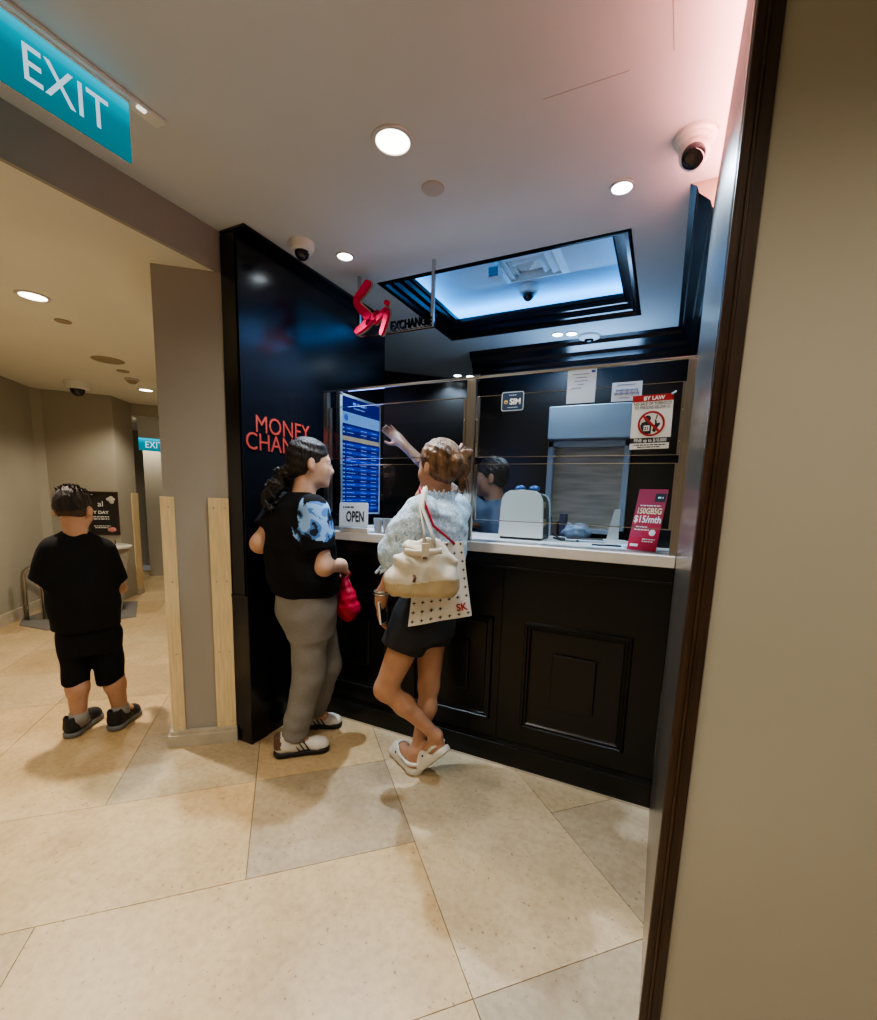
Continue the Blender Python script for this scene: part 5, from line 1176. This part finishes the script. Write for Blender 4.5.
# ------------------------------------------------------------------ boy in the corridor
B1 = thing('person', 'boy in black T-shirt and long black shorts seen from behind on corridor tiles', 'person', (-2.72, 1.29, 0))
h3 = Head((-2.748, 1.268, 1.222), 128, 16, .95)
fy = math.radians(136)
lS, rS = (-2.784, 1.190, 1.015), (-2.698, 1.350, 1.005); lE, rE = (-2.818, 1.158, .86), (-2.672, 1.402, .805); lW, rW = (-2.90, 1.24, .76), (-2.80, 1.50, .76)
lh, lk, la = (-2.758, 1.232, .60), (-2.758, 1.225, .36), (-2.758, 1.212, .10); rh, rk, ra_ = (-2.705, 1.335, .60), (-2.690, 1.358, .34), (-2.672, 1.378, .09)
V = SDF((-3.05, .95, 0), (-2.5, 1.68, 1.40), .006)
add_head(V, h3, (-2.735, 1.27, 1.04), .046)
for q in (-1, 1): h3.ell(V, (q*.083, -.012, -.008), (.013, .018, .030), .006)
V.loft([(-2.735, 1.276, .52, .12, .10), (-2.735, 1.276, .75, .13, .115), (-2.74, 1.268, .95, .125, .095), (-2.738, 1.27, 1.06, .06, .055)], fy, .03)
for s_, e_, w_ in ((lS, lE, lW), (rS, rE, rW)): V.chain([s_, e_], [.045, .042], .03); V.chain([e_, w_], [.042, .028], .03)
hand(V, lW, (-.7, .7, .1), (.5, .3, .6), .7, T=(.1, .4, .8), sc=.8); hand(V, rW, (-.9, .2, .1), (-.2, -.6, .5), .7, T=(-.1, -.3, .9), sc=.8)
for hp, kn, an in ((lh, lk, la), (rh, rk, ra_)):
    kn_, an_ = np.array(kn), np.array(an); V.chain([hp, kn, kn_+(an_-kn_)*.35+np.array([.006, -.004, 0]), an], [.054, .045, .050, .036], .03)
V.cone(la, (-2.82, 1.26, .05), .036, .03, .02); V.cone(ra_, (-2.71, 1.45, .05), .036, .03, .02)
V.build('body', [M['skin_boy'], M['lip']], B1, lips_pick(h3)); eyes(h3, B1)
V = SDF((-3.05, .95, .55), (-2.5, 1.66, 1.18), .006)
V.loft([(-2.735, 1.275, .595, .150, .135), (-2.735, 1.275, .72, .162, .150), (-2.738, 1.27, .85, .160, .142), (-2.74, 1.268, .95, .152, .118), (-2.74, 1.268, 1.03, .120, .09), (-2.738, 1.268, 1.085, .066, .060), (-2.738, 1.268, 1.105, .056, .054)], fy, .02)
capped(V, lS, (-2.815, 1.146, .855), .072, .078, .06); capped(V, rS, (-2.680, 1.388, .832), .070, .076, .06)
V.warp(folds(.003, 24, 20)); V.cone(h3.P(0, -.02, -.05), (-2.74, 1.27, 1.105), .046, .050, .006, True); V.build('tshirt', M['tee_black'], B1)
V = SDF((-3.05, 1.0, .2), (-2.5, 1.66, .72), .006)
V.loft([(-2.733, 1.279, .46, .128, .115), (-2.735, 1.276, .66, .140, .125)], fy, .04); capped(V, (-2.756, 1.230, .55), (-2.762, 1.214, .288), .082, .060, .02); capped(V, (-2.704, 1.338, .55), (-2.692, 1.352, .262), .084, .067, .02)
V.warp(folds(.003, 28, 18)); V.build('shorts', M['tee_black'], B1)
for A, he, to in ((la, (-2.745, 1.150, 0), (-2.895, 1.372, 0)), (ra_, (-2.628, 1.302, 0), (-2.748, 1.508, 0))):
    b = MB(); b.tube([np.array(A)+np.array([0, 0, .028]), A, np.array(A)+np.array([-.01, .012, -.04])], [.043, .044, .044], 16); b.build('sock', M['sock'], B1, smooth=True)
    sneaker(B1, he, to, M['shoe_black'], M['sole_grey'], False)
V = SDF(h3.c-.2, h3.c+.2, .005); hair_cap(V, h3, (.090, .050), (-.075, -.018), r=(.080, .101, .088)); V.warp(lambda X, Y, Z: .0025*np.sin(190*X+60*Z)*np.sin(170*Y+80*Z)); hr = V.build('hair', M['hair_dark'], B1)
V = SDF(h3.c-.2, h3.c+.2, .005); h3.ell(V, (0, -.030, .012), (.0755, .085, .078), .01); V.plane(h3.P(0, 0, -.045), h3.N(0, .05, -1)); V.plane(h3.P(0, .03, 0), h3.N(0, 1, 0))
for q in (-1, 1): h3.ell(V, (q*.088, -.008, -.010), (.026, .022, .036), .004, True)
V.build('shaved_sides', mat('hair_shaved', (.07, .042, .030), .7, noise=.3, nscale=60), hr)
b = MB(); rg_ = random.Random(2)
for k in range(130):
    a = rg_.uniform(0, 2*PI); e = rg_.uniform(.45, 1.5); n_ = np.array([math.cos(a)*math.cos(e), math.sin(a)*math.cos(e), math.sin(e)]); p = np.array([0, -.020, .042])+n_*np.array([.079, .099, .086])
    if p[1] > .07 and p[2] < .07: continue
    t = np.array([rg_.uniform(-.6, .6), -.5+rg_.uniform(-.4, .4), .25]); b.tube([h3.P(*p), h3.P(*(p+n_*.003+t*.012)), h3.P(*(p+n_*.004+t*.024))], [.0045, .004, .001], 5)
tf = b.build('tufts', M['hair_dark'], hr, smooth=True); tf['kind'] = 'stuff'

# ------------------------------------------------------------------ teller behind the glass
T1 = thing('person', 'man in navy shirt behind the glass, pointing at the blue screen', 'person', (-.98, 2.86, 0))
h4 = Head((-.995, 2.74, 1.478), 196, 4, 1.0)
lS, rS = (-1.02, 2.62, 1.27), (-.90, 2.96, 1.27); lE, lW = (-1.243, 2.54, 1.440), (-1.475, 2.45, 1.668); rE, rW = (-1.02, 2.72, 1.20), (-1.10, 2.58, 1.19)
V = SDF((-1.85, 2.30, 0), (-.68, 3.12, 1.92), .0075)
add_head(V, h4, (-.965, 2.77, 1.30), .053)
V.loft([(-.96, 2.80, .75, .14, .11), (-.96, 2.80, .95, .15, .115), (-.96, 2.79, 1.25, .165, .10), (-.963, 2.775, 1.33, .065, .06)], math.radians(200), .03)
V.chain([lS, lE], [.048, .040], .03); V.chain([lE, lW], [.042, .028], .03); V.chain([rS, (-.93, 2.86, 1.19), rW], [.048, .042, .028], .03)
hand(V, lW, (-.72, -.10, .66), (.3, -.9, 0), .35, T=(-.4, 0, -.8)); hand(V, rW, (-.95, -.3, -.02), (0, 0, -1), .3, T=(.3, -.9, 0))
for q in (-1, 1): V.chain([(-.97+.03*q, 2.82+.085*q, .78), (-.98+.03*q, 2.83+.09*q, .42), (-.97+.03*q, 2.84+.09*q, .07)], [.085, .06, .045], .03); V.cone((-.97+.03*q, 2.84+.09*q, .06), (-1.12+.03*q, 2.82+.10*q, .04), .04, .035, .02)
V.plane((0, 0, .004), (0, 0, -1)); V.build('body', [M['skin_teller'], M['lip']], T1, lips_pick(h4)); eyes(h4, T1)
V = SDF((-1.4, 2.4, .68), (-.68, 3.12, 1.42), .0075)
V.loft([(-.96, 2.80, .74, .165, .135), (-.96, 2.80, .95, .172, .14), (-.96, 2.79, 1.20, .185, .125), (-.963, 2.78, 1.29, .14, .095), (-.965, 2.77, 1.345, .066, .064)], math.radians(200), .02)
capped(V, lS, (-1.14, 2.578, 1.36), .072, .068, .04); V.cone(rS, (-.94, 2.85, 1.19), .075, .07, .04); V.warp(folds(.003, 26, 20)); V.build('shirt', M['navy_cloth'], T1)
V = SDF((-1.3, 2.5, .05), (-.68, 3.12, .85), .0075); V.loft([(-.965, 2.81, .66, .15, .12), (-.96, 2.80, .82, .155, .125)], math.radians(200), .04)
for q in (-1, 1): capped(V, (-.97+.03*q, 2.82+.085*q, .72), (-.97+.03*q, 2.835+.09*q, .09), .10, .07, .03)
V.build('trousers', M['tee_black'], T1)
V = SDF(h4.c-.2, h4.c+.2, .006); hair_cap(V, h4, (.092, .055), (-.055, -.060), r=(.083, .103, .093)); V.warp(lambda X, Y, Z: .004*np.sin(110*X+60*Z)*np.sin(90*Y+80*Z)); V.build('hair', M['hair_black'], T1)

# ================================================================== light
def spot(loc, power, col, angle=110, blend=.6, size=.05, aim=None):
    l = bpy.data.lights.new('spot', 'SPOT'); l.energy = power; l.color = col; l.spot_size = math.radians(angle); l.spot_blend = blend; l.shadow_soft_size = size
    o = bpy.data.objects.new('spot', l); COL.objects.link(o); o.location = loc
    if aim is not None: o.rotation_euler = (Vector(aim)-Vector(loc)).to_track_quat('-Z', 'Y').to_euler()
def area(loc, aim, sx_, sy_, power, col):
    l = bpy.data.lights.new('area', 'AREA'); l.shape = 'RECTANGLE'; l.size = sx_; l.size_y = sy_; l.energy = power; l.color = col
    o = bpy.data.objects.new('area', l); COL.objects.link(o); o.location = loc; o.rotation_euler = (Vector(aim)-Vector(loc)).to_track_quat('-Z', 'Y').to_euler()
WARM, COOL, BLUE = (1, .89, .72), (.56, .79, 1), (.045, .36, 1)
spot((-.94, 1.461, H-.02), 52, (1, .93, .82), 150, .7, .06)
spot((-.251, 2.013, H-.02), 72, COOL, 140, .7, .03)
spot((-1.566, 2.001, H-.02), 170, (.70, .85, 1), 104, .55, .025, (-1.15, 1.35, 0))
for x, y in ((-.80, 3.49), (-.705, 3.51), (-1.945, 4.265), (-1.84, 4.335)): spot((x, y, H-.02), 28, COOL, 130, .5, .03)
# downlights of the same ceiling behind the photographer
for x, y, p in ((-.2, .1, 42), (-1.35, .2, 42), (-.8, -1.0, 60), (.9, .2, 40)): spot((x, y, H-.02), p, WARM, 130, .6, .06)
spot((-3.198, 1.367, HL-.02), 215, WARM, 150, .5, .04)
spot((-5.0, 3.05, HL-.02), 80, WARM, 140, .5, .08)
spot((-4.0, .7, HL-.02), 28, WARM, 140, .5, .08)
spot((-3.0, -.3, HL-.02), 30, WARM, 140, .5, .08)
spot((-6.75, 4.05, 2.27), 50, WARM, 140, .5, .08)
# LED strips hidden round the recess
zc = 2.66
for a, b_, n in (((-1.72, 2.20), (-1.72, 3.45), (1, 0)), ((-.10, 2.20), (-.10, 3.45), (-1, 0)), ((-1.7, 3.46), (-.1, 3.46), (0, -1)), ((-1.7, 2.18), (-.1, 2.18), (0, 1))):
    mx_ = ((a[0]+b_[0])/2, (a[1]+b_[1])/2, zc); L_ = math.dist(a, b_)
    l = bpy.data.lights.new('led', 'AREA'); l.shape = 'RECTANGLE'; l.size = L_ if abs(a[1]-b_[1]) < .01 else .03; l.size_y = .03 if abs(a[1]-b_[1]) < .01 else L_
    l.energy = 9; l.color = BLUE; o = bpy.data.objects.new('led', l); COL.objects.link(o); o.location = mx_; o.rotation_euler = (PI, 0, 0)
# pink LED strip on top of the pier
lm = MB(); lm.box((.090, 1.02, 2.4505), (.110, 2.07, 2.462))
tag(lm.build('led_strip', emat('led_pink', (1, .36, .33), 90)), 'glowing pink light strip on top of the steel clad pier', 'light strip')
area((-.55, 3.62, 2.075), (-.55, 3.40, 3), .55, .08, 5, (.30, .58, 1))  # added blue up-light without a fixture, tints the booth ceiling
area((-1.68, 2.35, 1.58), (0, 2.35, 1.5), .38, .66, 3.0, (.25, .4, 1))
wd = bpy.data.worlds.new('world'); S.world = wd; wd.use_nodes = True
wd.node_tree.nodes['Background'].inputs[0].default_value = (.9, .85, .78, 1); wd.node_tree.nodes['Background'].inputs[1].default_value = .15
S.view_settings.view_transform = 'AgX'; S.view_settings.look = 'AgX - Medium High Contrast'; S.view_settings.exposure = -0.10
S.cycles.use_denoising = True
S.cycles.max_bounces = 8; S.cycles.transparent_max_bounces = 16; S.cycles.sample_clamp_indirect = 4
